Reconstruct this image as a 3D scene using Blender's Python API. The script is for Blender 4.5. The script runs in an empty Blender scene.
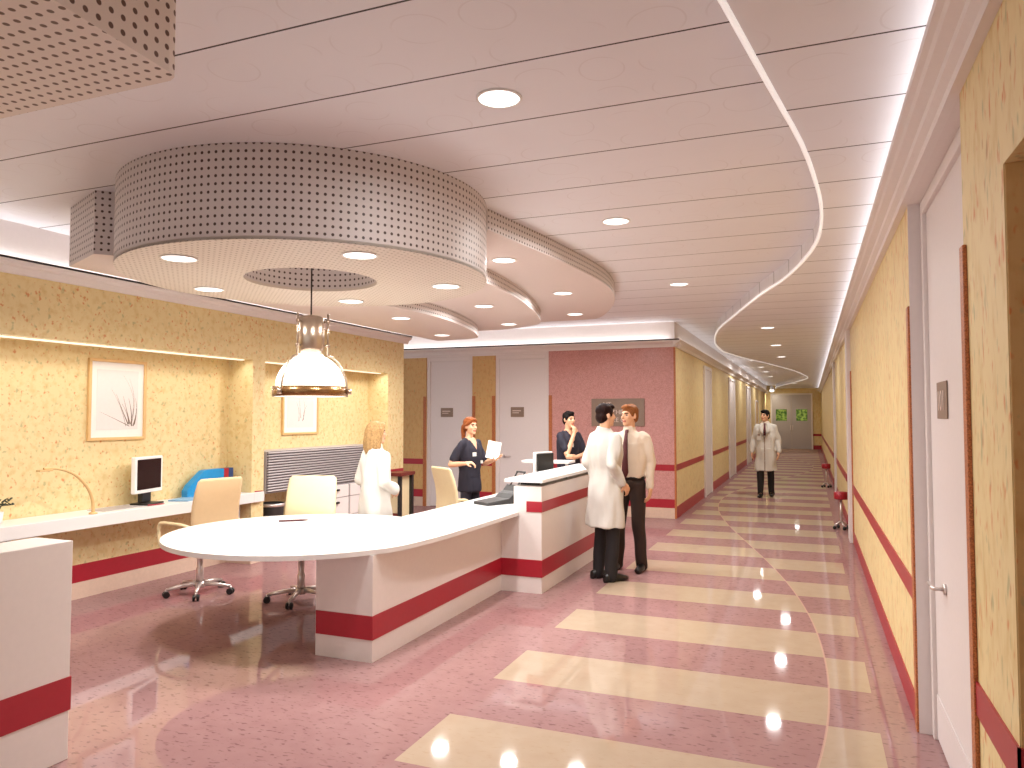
import bpy, bmesh, math, random
from mathutils import Vector, Matrix, noise
random.seed(7)
S = bpy.context.scene
COL = S.collection
PI = math.pi

# ------------------------------------------------------------------ colours and materials
def lin(r, g, b):
    f = lambda c: (c / 255 / 12.92) if c / 255 <= .04045 else ((c / 255 + .055) / 1.055) ** 2.4
    return (f(r), f(g), f(b), 1)

class NT:
    """small node helper"""
    def __init__(self, name):
        self.m = bpy.data.materials.new(name); self.m.use_nodes = True
        self.t = self.m.node_tree; self.t.nodes.clear()
        self.out = self.n('ShaderNodeOutputMaterial'); self.p = self.n('ShaderNodeBsdfPrincipled')
        self.t.links.new(self.p.outputs[0], self.out.inputs[0])
    def n(self, k, **kw):
        x = self.t.nodes.new(k)
        for a, v in kw.items(): setattr(x, a, v)
        return x
    def link(self, a, b): self.t.links.new(a, b)
    def setin(self, sock, v):
        if isinstance(v, (int, float, tuple)): sock.default_value = v
        else: self.link(v, sock)
    def math(self, op, a, b=0.0, c=0.0):
        x = self.n('ShaderNodeMath', operation=op)
        for i, v in enumerate((a, b, c)): self.setin(x.inputs[i], v)
        return x.outputs[0]
    def mix(self, f, a, b):
        x = self.n('ShaderNodeMix', data_type='RGBA')
        self.setin(x.inputs[0], f); self.setin(x.inputs[6], a); self.setin(x.inputs[7], b)
        return x.outputs[2]
    def coord(self, which='Object'):
        return self.n('ShaderNodeTexCoord').outputs[which]
    def sep(self, v):
        x = self.n('ShaderNodeSeparateXYZ'); self.link(v, x.inputs[0]); return x.outputs
    def mapping(self, v, scale=(1, 1, 1), loc=(0, 0, 0)):
        x = self.n('ShaderNodeMapping'); self.link(v, x.inputs[0])
        x.inputs['Scale'].default_value = scale; x.inputs['Location'].default_value = loc
        return x.outputs[0]
    def noise(self, v, scale, detail=2, rough=.5):
        x = self.n('ShaderNodeTexNoise'); self.link(v, x.inputs['Vector'])
        x.inputs['Scale'].default_value = scale; x.inputs['Detail'].default_value = detail
        x.inputs['Roughness'].default_value = rough
        return x.outputs['Fac']
    def step(self, v, lo, hi):
        x = self.n('ShaderNodeMapRange'); self.setin(x.inputs[0], v)
        x.inputs[1].default_value = lo; x.inputs[2].default_value = hi
        return x.outputs[0]
    def bump(self, h, strength=.2, dist=.01):
        x = self.n('ShaderNodeBump'); x.inputs['Strength'].default_value = strength
        x.inputs['Distance'].default_value = dist
        self.link(h, x.inputs['Height']); self.link(x.outputs[0], self.p.inputs['Normal'])
    def done(self, col=None, rough=.5, metal=0, spec=None, emit=None, estr=0, coat=0):
        if col is not None: self.setin(self.p.inputs['Base Color'], col)
        self.setin(self.p.inputs['Roughness'], rough); self.p.inputs['Metallic'].default_value = metal
        if spec is not None: self.p.inputs['Specular IOR Level'].default_value = spec
        if coat: self.p.inputs['Coat Weight'].default_value = coat
        if emit is not None:
            self.setin(self.p.inputs['Emission Color'], emit); self.p.inputs['Emission Strength'].default_value = estr
        return self.m

def plain(name, rgb, rough=.5, metal=0, var=.06, scale=30, emit=None, estr=0, spec=None):
    t = NT(name); c = lin(*rgb)
    nz = t.noise(t.coord(), scale, 3)
    d = tuple(max(0, x * (1 - var * 2)) for x in c[:3]) + (1,)
    return t.done(t.mix(nz, d, tuple(min(1, x * (1 + var)) for x in c[:3]) + (1,)), rough, metal, spec, emit, estr)

def wallpaper(name, base, stretch=(1, 1, .5), amount=1.3, scale=40):
    t = NT(name); o = t.coord()
    v = t.mapping(o, stretch)
    big = t.noise(o, 1.6, 2)
    c = t.mix(big, lin(*[x * .95 for x in base]), lin(*base))
    n1 = t.step(t.noise(v, scale, 1.5), .66 - .02 * amount, .74)
    n2 = t.step(t.noise(t.mapping(v, (1, 1, 1), (3.3, 7.1, 2.2)), scale * .8, 1.5), .67 - .02 * amount, .75)
    n3 = t.step(t.noise(t.mapping(v, (1, 1, 1), (9.3, 1.1, 5.2)), scale * .55, 3), .48, .75)
    c = t.mix(t.math('MULTIPLY', n3, .55), c, lin(base[0] * .88, base[1] * .80, base[2] * .62))
    c = t.mix(t.math('MULTIPLY', n1, .75), c, lin(205, 112, 52))
    c = t.mix(t.math('MULTIPLY', n2, .55), c, lin(150, 150, 105))
    return t.done(c, .55)

def granite(name, base, dark, scale=120, rough=.25):
    t = NT(name); o = t.coord()
    n1 = t.step(t.noise(o, scale, 2), .40, .62); n2 = t.step(t.noise(o, scale * .35, 3), .35, .7)
    c = t.mix(n1, lin(*dark), lin(*base)); c = t.mix(t.math('MULTIPLY', n2, .35), c, lin(*[min(255, x * 1.08) for x in base]))
    return t.done(c, rough)

def perforated(name, rgb, pitch=.044, r=.0088, hole=(74, 54, 48)):
    t = NT(name); uv = t.coord('UV'); s = t.sep(uv)
    fx = t.math('SUBTRACT', t.math('FRACT', t.math('DIVIDE', s[0], pitch)), .5)
    fy = t.math('SUBTRACT', t.math('FRACT', t.math('DIVIDE', s[1], pitch)), .5)
    d = t.math('SQRT', t.math('ADD', t.math('MULTIPLY', fx, fx), t.math('MULTIPLY', fy, fy)))
    m = t.step(d, r / pitch * 1.12, r / pitch * .88)
    c = t.mix(m, lin(*rgb), lin(*hole))
    return t.done(c, .5)

def ceiling_mat():
    t = NT('ceiling_plank'); o = t.coord(); s = t.sep(o)
    g = t.math('FRACT', t.math('DIVIDE', t.math('SUBTRACT', s[1], 2.95 - .3), .6))
    line = t.math('LESS_THAN', t.math('ABSOLUTE', t.math('SUBTRACT', g, .5)), .009)
    # embossed rings
    wx = t.math('ADD', t.math('DIVIDE', s[0], .30), t.math('MULTIPLY', t.noise(o, 1.3, 1), .6))
    fx = t.math('SUBTRACT', t.math('FRACT', wx), .5)
    fy = t.math('SUBTRACT', t.math('FRACT', t.math('DIVIDE', s[1], .30)), .5)
    d = t.math('SQRT', t.math('ADD', t.math('MULTIPLY', fx, fx), t.math('MULTIPLY', fy, fy)))
    ring = t.math('LESS_THAN', t.math('ABSOLUTE', t.math('SUBTRACT', d, .37)), .014)
    gate = t.step(t.noise(o, 3.1, 1), .47, .55)
    ring = t.math('MULTIPLY', ring, gate)
    c = t.mix(t.noise(o, 2, 2), lin(230, 230, 236), lin(236, 236, 242))
    c = t.mix(t.math('MULTIPLY', ring, .10), c, lin(150, 125, 112))
    c = t.mix(line, c, lin(40, 28, 24))
    return t.done(c, .55)

def floor_mat():
    t = NT('terrazzo_floor'); o = t.coord(); s = t.sep(o); x, y = s[0], s[1]
    # serpentine divider
    near = t.math('LESS_THAN', y, 5.0)
    k = t.math('ADD', t.math('MULTIPLY', near, 2 * PI / 17.4 - 2 * PI / 21), 2 * PI / 21)
    sc = t.math('ADD', t.math('MULTIPLY', t.math('COSINE', t.math('MULTIPLY', t.math('SUBTRACT', y, 5.0), k)), .87), -.79)
    right = t.math('GREATER_THAN', x, sc)
    row = t.math('FLOOR', t.math('DIVIDE', t.math('SUBTRACT', y, 3.18), .606))
    par = t.math('MODULO', t.math('ADD', row, 200), 2.0)            # 0 = cream on the counter side
    par = t.math('GREATER_THAN', par, .5)
    cream = t.math('ABSOLUTE', t.math('SUBTRACT', t.math('ADD', par, t.math('MULTIPLY', right, -1.0)), 0.0))   # xor
    cream = t.math('SUBTRACT', 1.0, cream)
    inx = t.math('MULTIPLY', t.math('GREATER_THAN', x, -1.89), t.math('LESS_THAN', x, .315))
    iny = t.math('GREATER_THAN', y, 2.5)
    cream = t.math('MULTIPLY', cream, t.math('MULTIPLY', inx, iny))
    fl = t.mapping(o, (.42, 1, 1))
    n1 = t.noise(fl, 46, 2); n2 = t.noise(o, 9, 3); n3 = t.noise(t.mapping(fl, (1, 1, 1), (5, 5, 5)), 30, 2)
    pk = t.mix(n2, lin(150, 112, 111), lin(163, 127, 125))
    pk = t.mix(t.math('MULTIPLY', t.step(n1, .60, .68), .55), pk, lin(92, 58, 58))
    pk = t.mix(t.math('MULTIPLY', t.step(n3, .63, .72), .4), pk, lin(118, 80, 79))
    cr = t.mix(n2, lin(172, 150, 128), lin(183, 164, 142))
    cr = t.mix(t.math('MULTIPLY', t.step(n1, .60, .70), .25), cr, lin(158, 128, 98))
    c = t.mix(cream, pk, cr)
    inl = t.math('LESS_THAN', t.math('ABSOLUTE', t.math('SUBTRACT', x, sc)), .006)
    c = t.mix(t.math('MULTIPLY', t.math('MULTIPLY', inl, t.math('MULTIPLY', inx, iny)), .6), c, lin(205, 165, 150))
    fr = t.n('ShaderNodeFresnel'); fr.inputs['IOR'].default_value = 1.5
    f = t.math('MINIMUM', fr.outputs[0], .19)   # waxed floor: weak sheen
    gl = t.n('ShaderNodeBsdfGlossy'); gl.inputs['Roughness'].default_value = .045; gl.inputs['Color'].default_value = (1, 1, 1, 1)
    mx = t.n('ShaderNodeMixShader'); t.link(f, mx.inputs[0]); t.link(t.p.outputs[0], mx.inputs[1]); t.link(gl.outputs[0], mx.inputs[2]); t.link(mx.outputs[0], t.out.inputs[0])
    return t.done(c, .6, spec=0)

M = {}
M['yellow'] = wallpaper('yellow_wallpaper', (231, 209, 155), (1, 1, .4), 2.6, 34)
M['yellow_round'] = wallpaper('yellow_wallpaper_flecked', (232, 211, 159), (1, 1, .9), 1.9, 30)
M['tan'] = wallpaper('tan_wallpaper', (212, 172, 112), (1, 1, .5), 1.0)
M['pinkwall'] = granite('pink_granite', (202, 150, 145), (186, 130, 126), 60, .22)
M['orange'] = granite('terracotta_granite', (196, 118, 66), (140, 74, 36), 160, .4)
M['red'] = plain('red_band', (166, 30, 46), .35, var=.05)
M['skirt'] = plain('beige_skirting', (214, 186, 166), .4)
M['plaster'] = plain('white_plaster', (228, 219, 216), .5, var=.02)
M['door'] = plain('white_door_paint', (226, 217, 215), .38, var=.02)
M['cornice'] = plain('cornice_white', (230, 222, 219), .42, var=.02)
M['ceil'] = ceiling_mat()
M['floor'] = floor_mat()
M['perf'] = perforated('perforated_panel', (208, 198, 195))
M['perf_bottom'] = perforated('perforated_panel_underside', (214, 203, 190), .044, .0075, (150, 130, 108))
M['perf_near'] = perforated('perforated_panel_near', (220, 208, 200), .050, .0105, (92, 64, 50))
M['panel'] = plain('canopy_underside', (216, 202, 196), .5, var=.02)
M['counter'] = plain('counter_white', (226, 217, 212), .4, var=.02)
M['top'] = plain('white_solid_surface', (228, 225, 222), .3, var=.01)
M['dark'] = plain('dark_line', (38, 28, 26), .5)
M['black'] = plain('black_plastic', (20, 18, 18), .35)
M['screen'] = plain('dark_screen', (26, 20, 18), .15)
M['white'] = plain('white_plastic', (238, 236, 234), .35, var=.01)
M['grey'] = plain('grey_plastic', (50, 48, 47), .45)
M['lgrey'] = plain('light_grey_metal', (186, 178, 178), .4, metal=.2)
M['chrome'] = plain('chrome', (226, 216, 212), .28, metal=.75)
M['brass'] = plain('bronze_band', (150, 112, 72), .25, metal=.85)
M['steel'] = plain('brushed_steel', (190, 170, 150), .28, metal=.9)
M['cream'] = plain('cream_leather', (228, 210, 168), .5, var=.03)
M['tanleather'] = plain('tan_leather', (214, 182, 140), .5, var=.03)
M['wood'] = plain('light_wood', (224, 184, 126), .45, var=.1, scale=12)
M['darkwood'] = plain('mahogany', (112, 38, 26), .4, var=.12)
M['blue'] = plain('blue_card', (22, 140, 200), .45)
M['paleblue'] = plain('pale_blue_paper', (130, 170, 200), .6)
M['navy'] = plain('navy_card', (34, 62, 112), .5)
M['paper'] = plain('paper', (236, 232, 226), .7, var=.02)
M['palepaper'] = plain('print_paper', (228, 218, 214), .7, var=.02)
M['sign'] = plain('sign_taupe', (138, 116, 100), .4)
M['letter'] = plain('sign_letter', (224, 206, 196), .5)
M['skin'] = plain('skin', (222, 170, 136), .5, var=.04)
M['skin_b'] = plain('skin_tan', (206, 152, 116), .5, var=.04)
M['lip'] = plain('lips', (176, 96, 84), .5)
M['eye'] = plain('eye_dark', (44, 30, 26), .3)
M['brow'] = plain('brow', (86, 56, 38), .6)
M['blond'] = plain('blond_hair', (172, 136, 90), .6, var=.35, scale=60, spec=.15)
M['ginger'] = plain('ginger_hair', (150, 82, 42), .55, var=.25, scale=60, spec=.15)
M['brownhair'] = plain('brown_hair', (36, 15, 12), .6, var=.25, scale=60, spec=.15)
M['darkhair'] = plain('dark_hair', (20, 14, 13), .65, var=.2, scale=60, spec=.15)
M['sandy'] = plain('sandy_hair', (140, 84, 44), .55, var=.25, scale=60, spec=.15)
M['coat'] = plain('lab_coat_cotton', (208, 203, 195), .75, var=.03, scale=14)
M['shirt'] = plain('shirt_cream', (222, 206, 188), .75, var=.04, scale=14)
M['scrub'] = plain('navy_scrubs', (33, 29, 44), .8, var=.1, scale=20)
M['trouser'] = plain('black_trousers', (26, 20, 22), .75, var=.15, scale=14)
M['btrouser'] = plain('dark_brown_trousers', (52, 34, 28), .75, var=.2, scale=8)
M['tie'] = plain('dark_red_tie', (84, 24, 30), .55)
M['shoe'] = plain('black_shoe', (18, 14, 14), .3)
M['leaf'] = plain('leaf_dark', (62, 66, 44), .5)
M['green'] = None
t = NT('garden_behind_glass'); o_ = t.coord()
M['green'] = t.done(lin(40, 60, 20), .2, emit=t.mix(t.step(t.noise(o_, 9, 3), .42, .6), lin(48, 96, 14), lin(206, 226, 96)), estr=.36)
M['lamp'] = plain('lamp_glow', (255, 250, 244), .5, emit=(1, .97, .93, 1), estr=2.5)
M['globe'] = plain('opal_glass_lit', (255, 252, 246), .3, emit=(1, .97, .92, 1), estr=1.25)
M['strip'] = plain('strip_light', (255, 246, 226), .5, emit=(1, .95, .82, 1), estr=.9)
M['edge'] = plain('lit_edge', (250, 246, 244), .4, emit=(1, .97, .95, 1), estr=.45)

# ------------------------------------------------------------------ mesh builder
class MB:
    def __init__(s): s.v = []; s.f = []; s.mi = []; s.uv = []; s.sm = []
    def face(s, idx, mi=0, uv=None, smooth=False):
        s.f.append(tuple(idx)); s.mi.append(mi); s.uv.append(uv); s.sm.append(smooth)
    def add(s, verts): b = len(s.v); s.v += [tuple(p) for p in verts]; return b
    def box(s, x0, x1, y0, y1, z0, z1, mi=0):
        b = s.add([(x0, y0, z0), (x1, y0, z0), (x1, y1, z0), (x0, y1, z0), (x0, y0, z1), (x1, y0, z1), (x1, y1, z1), (x0, y1, z1)])
        for q in ((0, 3, 2, 1), (4, 5, 6, 7), (0, 1, 5, 4), (1, 2, 6, 5), (2, 3, 7, 6), (3, 0, 4, 7)): s.face([b + i for i in q], mi)
        return s
    def obox(s, c, ax, ay, az, hx, hy, hz, mi=0):
        c = Vector(c); ax, ay, az = Vector(ax), Vector(ay), Vector(az); P = []
        for z in (-1, 1):
            for x, y in ((-1, -1), (1, -1), (1, 1), (-1, 1)): P.append(c + ax * hx * x + ay * hy * y + az * hz * z)
        b = s.add(P)
        for q in ((0, 3, 2, 1), (4, 5, 6, 7), (0, 1, 5, 4), (1, 2, 6, 5), (2, 3, 7, 6), (3, 0, 4, 7)): s.face([b + i for i in q], mi)
        return s
    def prism(s, poly, z0, z1, mside=0, mbot=0, mtop=0, smooth=False):
        """vertical prism over a counter-clockwise (x, y) outline; metric UVs"""
        a = sum(poly[i][0] * poly[(i + 1) % len(poly)][1] - poly[(i + 1) % len(poly)][0] * poly[i][1] for i in range(len(poly)))
        if a < 0: poly = poly[::-1]
        n = len(poly)
        bt = s.add([(x, y, z1) for x, y in poly]); bb = s.add([(x, y, z0) for x, y in poly])
        sb = s.add([(x, y, z0) for x, y in poly]); stp = s.add([(x, y, z1) for x, y in poly])
        s.face([bt + i for i in range(n)], mtop, [(x, y) for x, y in poly])
        s.face([bb + i for i in reversed(range(n))], mbot, [(x, y) for x, y in reversed(poly)])
        u = 0
        for i in range(n):
            j = (i + 1) % n; L = math.dist(poly[i], poly[j])
            s.face([sb + i, sb + j, stp + j, stp + i], mside, [(u, z0), (u + L, z0), (u + L, z1), (u, z1)], smooth)
            u += L
        return s
    def extrude(s, prof, axis, a0, a1, mi=0):
        """profile of 2-D points extruded along axis 'x' (prof=(y,z)) or 'y' (prof=(x,z))"""
        mk = (lambda p, t: (t, p[0], p[1])) if axis == 'x' else (lambda p, t: (p[0], t, p[1]))
        n = len(prof); b0 = s.add([mk(p, a0) for p in prof]); b1 = s.add([mk(p, a1) for p in prof])
        s.face([b0 + i for i in range(n)], mi); s.face([b1 + i for i in reversed(range(n))], mi)
        for i in range(n):
            j = (i + 1) % n; s.face([b0 + i, b1 + i, b1 + j, b0 + j], mi)
        return s
    def lathe(s, prof, c=(0, 0, 0), n=32, mi=0, smooth=True, closed=False):
        """(r, z) profile turned about the vertical through c"""
        rows = []
        for r, z in prof:
            if r < 1e-6: rows.append([s.add([(c[0], c[1], c[2] + z)])])
            else:
                b = s.add([(c[0] + r * math.cos(2 * PI * k / n), c[1] + r * math.sin(2 * PI * k / n), c[2] + z) for k in range(n)])
                rows.append(list(range(b, b + n)))
        pairs = list(zip(rows, rows[1:])) + ([(rows[-1], rows[0])] if closed else [])
        for A, B in pairs:
            for k in range(n):
                k2 = (k + 1) % n
                if len(A) == 1 and len(B) == 1: continue
                if len(A) == 1: s.face([A[0], B[k2], B[k]], mi, None, smooth)
                elif len(B) == 1: s.face([A[k], A[k2], B[0]], mi, None, smooth)
                else: s.face([A[k], A[k2], B[k2], B[k]], mi, None, smooth)
        return s
    def tube(s, pts, r, n=10, mi=0, flat=1.0, up=None):
        pts = [Vector(p) for p in pts]; rows = []
        R = r if isinstance(r, (list, tuple)) else [r] * len(pts)
        ref = Vector(up) if up else Vector((0, 0, 1))
        for i, p in enumerate(pts):
            d = (pts[min(i + 1, len(pts) - 1)] - pts[max(i - 1, 0)]).normalized()
            a = d.cross(ref)
            if a.length < 1e-3: a = d.cross(Vector((1, 0, 0)))
            a.normalize(); b_ = a.cross(d)
            b = s.add([p + (a * math.cos(2 * PI * k / n) + b_ * flat * math.sin(2 * PI * k / n)) * R[i] for k in range(n)])
            rows.append(list(range(b, b + n)))
        for A, B in zip(rows, rows[1:]):
            for k in range(n): s.face([A[k], A[(k + 1) % n], B[(k + 1) % n], B[k]], mi, None, True)
        s.face(list(reversed(rows[0])), mi); s.face(rows[-1], mi)
        return s
    def loft(s, rings, mi=0):
        """rings of equal length, closed with end caps"""
        rows = []
        for R in rings: b = s.add(R); rows.append(list(range(b, b + len(R))))
        n = len(rows[0])
        for A, B in zip(rows, rows[1:]):
            for k in range(n): s.face([A[k], A[(k + 1) % n], B[(k + 1) % n], B[k]], mi, None, True)
        s.face(list(reversed(rows[0])), mi); s.face(rows[-1], mi)
        return s
    def ell(s, c, rad, rot=None, n=16, m=10, mi=0):
        c = Vector(c); rot = rot or Matrix.Identity(3)
        P = lambda a, b: c + rot @ Vector((rad[0] * math.cos(a) * math.sin(b), rad[1] * math.sin(a) * math.sin(b), rad[2] * math.cos(b)))
        top = s.add([P(0, 0)]); rows = []
        for j in range(1, m):
            b = s.add([P(2 * PI * k / n, PI * j / m) for k in range(n)]); rows.append(list(range(b, b + n)))
        bot = s.add([P(0, PI)])
        for k in range(n): s.face([top, rows[0][k], rows[0][(k + 1) % n]], mi, None, True)
        for A, B in zip(rows, rows[1:]):
            for k in range(n): s.face([A[k], B[k], B[(k + 1) % n], A[(k + 1) % n]], mi, None, True)
        for k in range(n): s.face([rows[-1][k], bot, rows[-1][(k + 1) % n]], mi, None, True)
        return s
    def limb(s, pts, rad, n=12):
        """capsules through joints (overlapping pieces, fused later)"""
        pts = [Vector(p) for p in pts]
        for i in range(len(pts) - 1):
            a, b = pts[i], pts[i + 1]; d = (b - a)
            if d.length < 1e-5: continue
            L = d.length; d.normalize(); q = d.to_track_quat('Z', 'Y').to_matrix(); ra, rb = rad[i], rad[i + 1]; rings = []
            for ang in (80, 60, 30): rings.append((-ra * math.sin(math.radians(ang)), ra * math.cos(math.radians(ang))))
            for f in (0, .33, .67, 1): rings.append((L * f, ra + (rb - ra) * f))
            for ang in (30, 60, 80): rings.append((L + rb * math.sin(math.radians(ang)), rb * math.cos(math.radians(ang))))
            s.loft([[a + q @ Vector((r * math.cos(2 * PI * k / n), r * math.sin(2 * PI * k / n), z)) for k in range(n)] for z, r in rings])
        return s
    def mesh(s, name, mats):
        me = bpy.data.meshes.new(name); me.from_pydata(s.v, [], s.f)
        for m in mats: me.materials.append(m)
        me.polygons.foreach_set('material_index', s.mi); me.polygons.foreach_set('use_smooth', s.sm)
        if any(u is not None for u in s.uv):
            L = me.uv_layers.new(name='UVMap')
            for p, u in zip(me.polygons, s.uv):
                if u is not None:
                    for li, q in zip(p.loop_indices, u): L.data[li].uv = q
        bm = bmesh.new(); bm.from_mesh(me); bmesh.ops.recalc_face_normals(bm, faces=bm.faces); bm.to_mesh(me); bm.free()
        return me
    def build(s, name, mats, parent=None, bevel=0, loc=None):
        if not isinstance(mats, (list, tuple)): mats = [mats]
        o = bpy.data.objects.new(name, s.mesh(name, mats)); COL.objects.link(o)
        if parent: o.parent = parent
        if loc: o.location = loc
        if bevel:
            b = o.modifiers.new('bevel', 'BEVEL'); b.width = bevel; b.segments = 2; b.limit_method = 'ANGLE'; b.angle_limit = .6
        return o

def tag(o, label=None, cat=None, group=None, kind=None):
    for k, v in (('label', label), ('category', cat), ('group', group), ('kind', kind)):
        if v: o[k] = v
    return o
def thing(name, label, cat, loc=(0, 0, 0), rz=0, group=None):
    o = bpy.data.objects.new(name, None); COL.objects.link(o); o.location = loc; o.rotation_euler = (0, 0, rz)
    o.empty_display_size = .1
    return tag(o, label, cat, group)
def struct(name, mb, mats, parent=None, bevel=0):
    o = mb.build(name, mats, parent, bevel)
    if parent is None: o['kind'] = 'structure'
    return o
def dup(root, loc, rz, label=None):
    r = root.copy(); COL.objects.link(r); r.location = loc; r.rotation_euler = (0, 0, rz)
    if label: r['label'] = label
    for ch in list(root.children):
        c = ch.copy(); COL.objects.link(c); c.parent = r
        for g in list(ch.children):
            d = g.copy(); COL.objects.link(d); d.parent = c
    return r
def spline(pts, n=8):
    P = [Vector((*p, 0)) if len(p) == 2 else Vector(p) for p in pts]; out = []
    for i in range(len(P) - 1):
        a, b, c, d = P[max(i - 1, 0)], P[i], P[i + 1], P[min(i + 2, len(P) - 1)]
        for k in range(n):
            t = k / n
            out.append(.5 * ((2 * b) + (c - a) * t + (2 * a - 5 * b + 4 * c - d) * t * t + (3 * b - a - 3 * c + d) * t ** 3))
    return out + [P[-1]]
def area(name, loc, rot, sx, sy, power, color=(1, .95, .88), spread=180, parent=None, disk=False):
    l = bpy.data.lights.new(name, 'AREA'); l.shape = 'DISK' if disk else 'RECTANGLE'; l.size = sx
    if not disk: l.size_y = sy
    l.energy = power; l.color = color; l.spread = math.radians(spread)
    o = bpy.data.objects.new(name, l); COL.objects.link(o); o.location = loc; o.rotation_euler = rot
    if parent: o.parent = parent
    return o

# ------------------------------------------------------------------ room shell
XR, XL, XN, YB, XC, YE = .51, -5.85, -6.2, 12.18, -2.03, 40.0
ZC, ZS = 3.2, 3.05
struct('floor', MB().box(-9.5, 1.8, -2.5, YE + .4, -.12, 0), M['floor'])
struct('ceiling', MB().box(-9.5, 1.8, -2.5, YE + .4, ZC, ZC + .12), M['ceil'])

SP = [(-2.6, -1.05), (0, -.64), (2.51, -.25), (3.36, -.118), (3.96, -.024), (4.47, .033), (5.25, .09), (6.12, .087), (6.85, .006), (7.92, -.212), (8.93, -.511), (10.58, -.937), (12.34, -1.36), (14.3, -1.635), (15.6, -1.70), (16.65, -1.69), (18.56, -1.425), (20.96, -.97), (24.5, -.41), (27.7, -.107), (29.3, -.06), (31.5, -.35), (35, -1.0), (38, -1.5), (40.5, -1.6)]
def s_curve(y):
    P = SP
    for i in range(len(P) - 1):
        if P[i][0] <= y <= P[i + 1][0]: break
    sl = lambda j: (P[min(j + 1, len(P) - 1)][1] - P[max(j - 1, 0)][1]) / (P[min(j + 1, len(P) - 1)][0] - P[max(j - 1, 0)][0])
    h = P[i + 1][0] - P[i][0]; t = (y - P[i][0]) / h
    return (2*t**3 - 3*t*t + 1) * P[i][1] + (t**3 - 2*t*t + t) * h * sl(i) + (-2*t**3 + 3*t*t) * P[i + 1][1] + (t**3 - t*t) * h * sl(i + 1)
ys = [-2.5 + .25 * i for i in range(int(42.5 / .25) + 1)]
cs = [(s_curve(y), y) for y in ys]
struct('ceiling_soffit', MB().prism(cs + [(XR + .05, ys[-1]), (XR + .05, ys[0])], ZS, ZC - .001, smooth=False), M['ceil'])
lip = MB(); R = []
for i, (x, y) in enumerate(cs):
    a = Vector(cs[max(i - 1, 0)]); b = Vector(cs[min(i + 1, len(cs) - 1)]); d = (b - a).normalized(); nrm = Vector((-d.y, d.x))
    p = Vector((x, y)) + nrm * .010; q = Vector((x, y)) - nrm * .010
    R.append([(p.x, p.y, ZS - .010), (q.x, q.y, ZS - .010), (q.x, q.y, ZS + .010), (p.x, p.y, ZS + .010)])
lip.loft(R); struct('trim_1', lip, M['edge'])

# left wall with two lit niches
w = MB()
w.box(-6.5, XN, -2.5, 10.06, 0, ZC)
w.box(XN, XL, -2.5, 10.06, 2.30, 2.80)
w.box(XN, XL, 6.70, 6.90, 0, 2.30)
w.box(XN, XL, 9.60, 10.06, 0, 2.30)
struct('wall_left', w, M['yellow_round'])
struct('wall_left_upper', MB().box(XN, XL, -2.5, 10.06, 2.80, ZC), M['plaster'])
b = MB()
for y0, y1, x in ((-2.5, 6.70, XN), (6.90, 9.60, XN), (6.70, 6.90, XL), (9.60, 10.06, XL)):
    b.box(x, x + .006, y0, y1, .15, .31, 0); b.box(x, x + .005, y0, y1, 0, .15, 1)
b.box(XL, XL + .006, 9.60, 10.06, .76, .86, 0)
b.box(XN, XL, 6.694, 6.70, .15, .31, 0); b.box(XN, XL, 6.694, 6.70, 0, .15, 1)
b.box(-6.5, XL + .006, 10.06, 10.066, .15, .31, 0)
struct('baseboard_left', b, [M['red'], M['skirt']])
struct('trim_2', MB().extrude([(XL, 2.785), (XL + .03, 2.785), (XL + .035, 2.80), (XL + .05, 2.835), (XL + .085, 2.85), (XL + .095, 2.865), (XL + .10, 2.885), (XL + .085, 2.885), (XL + .085, 2.87), (XL, 2.87)], 'y', -2.5, 10.14), M['cornice'])
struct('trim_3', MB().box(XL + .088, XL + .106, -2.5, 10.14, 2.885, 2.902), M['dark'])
# back wall (two recessed white doors, yellow panels, pink stone panel)
w = MB()
w.box(-9.5, -6.60, YB, YB + .3, 0, 2.74, 0)
w.box(-5.66, -5.21, YB, YB + .3, 0, 2.74, 0)
w.box(-9.5, -4.20, YB, YB + .3, 2.74, ZC, 2); w.box(-4.20, XC - .012, YB, YB + .3, 2.80, ZC, 2)
w.box(-4.20, XC - .012, YB, YB + .3, 0, 2.80, 1)
w.box(-6.60, -5.66, YB + .12, YB + .3, 0, 2.74, 2); w.box(-5.21, -4.20, YB + .12, YB + .3, 0, 2.74, 2)
struct('wall_back', w, [M['tan'], M['pinkwall'], M['plaster']])
b = MB()
for x0, x1 in ((-9.5, -6.66), (-5.60, -5.27), (-4.14, XC)):
    b.box(x0, x1, YB - .006, YB, .77, .87, 0); b.box(x0, x1, YB - .006, YB, .17, .31, 0); b.box(x0, x1, YB - .005, YB, 0, .17, 1)
struct('baseboard_back', b, [M['red'], M['skirt']])
for i, (x0, x1) in enumerate(((-6.66, -6.60), (-5.66, -5.60), (-5.27, -5.21), (-4.20, -4.14))):
    struct('trim_%d' % (4 + i), MB().box(x0, x1, YB - .012, YB, 0, 2.02), M['orange'], bevel=.003)
prof = [(YB, 2.785), (YB - .03, 2.785), (YB - .035, 2.80), (YB - .05, 2.835), (YB - .12, 2.85), (YB - .15, 2.865), (YB - .155, 2.885), (YB - .14, 2.885), (YB - .14, 2.87), (YB, 2.87)]
struct('trim_8', MB().extrude(prof, 'x', -9.5, XC + .10), M['cornice'])
struct('trim_9', MB().box(-9.5, XC + .10, YB - .16, YB - .142, 2.885, 2.905), M['dark'])
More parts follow.
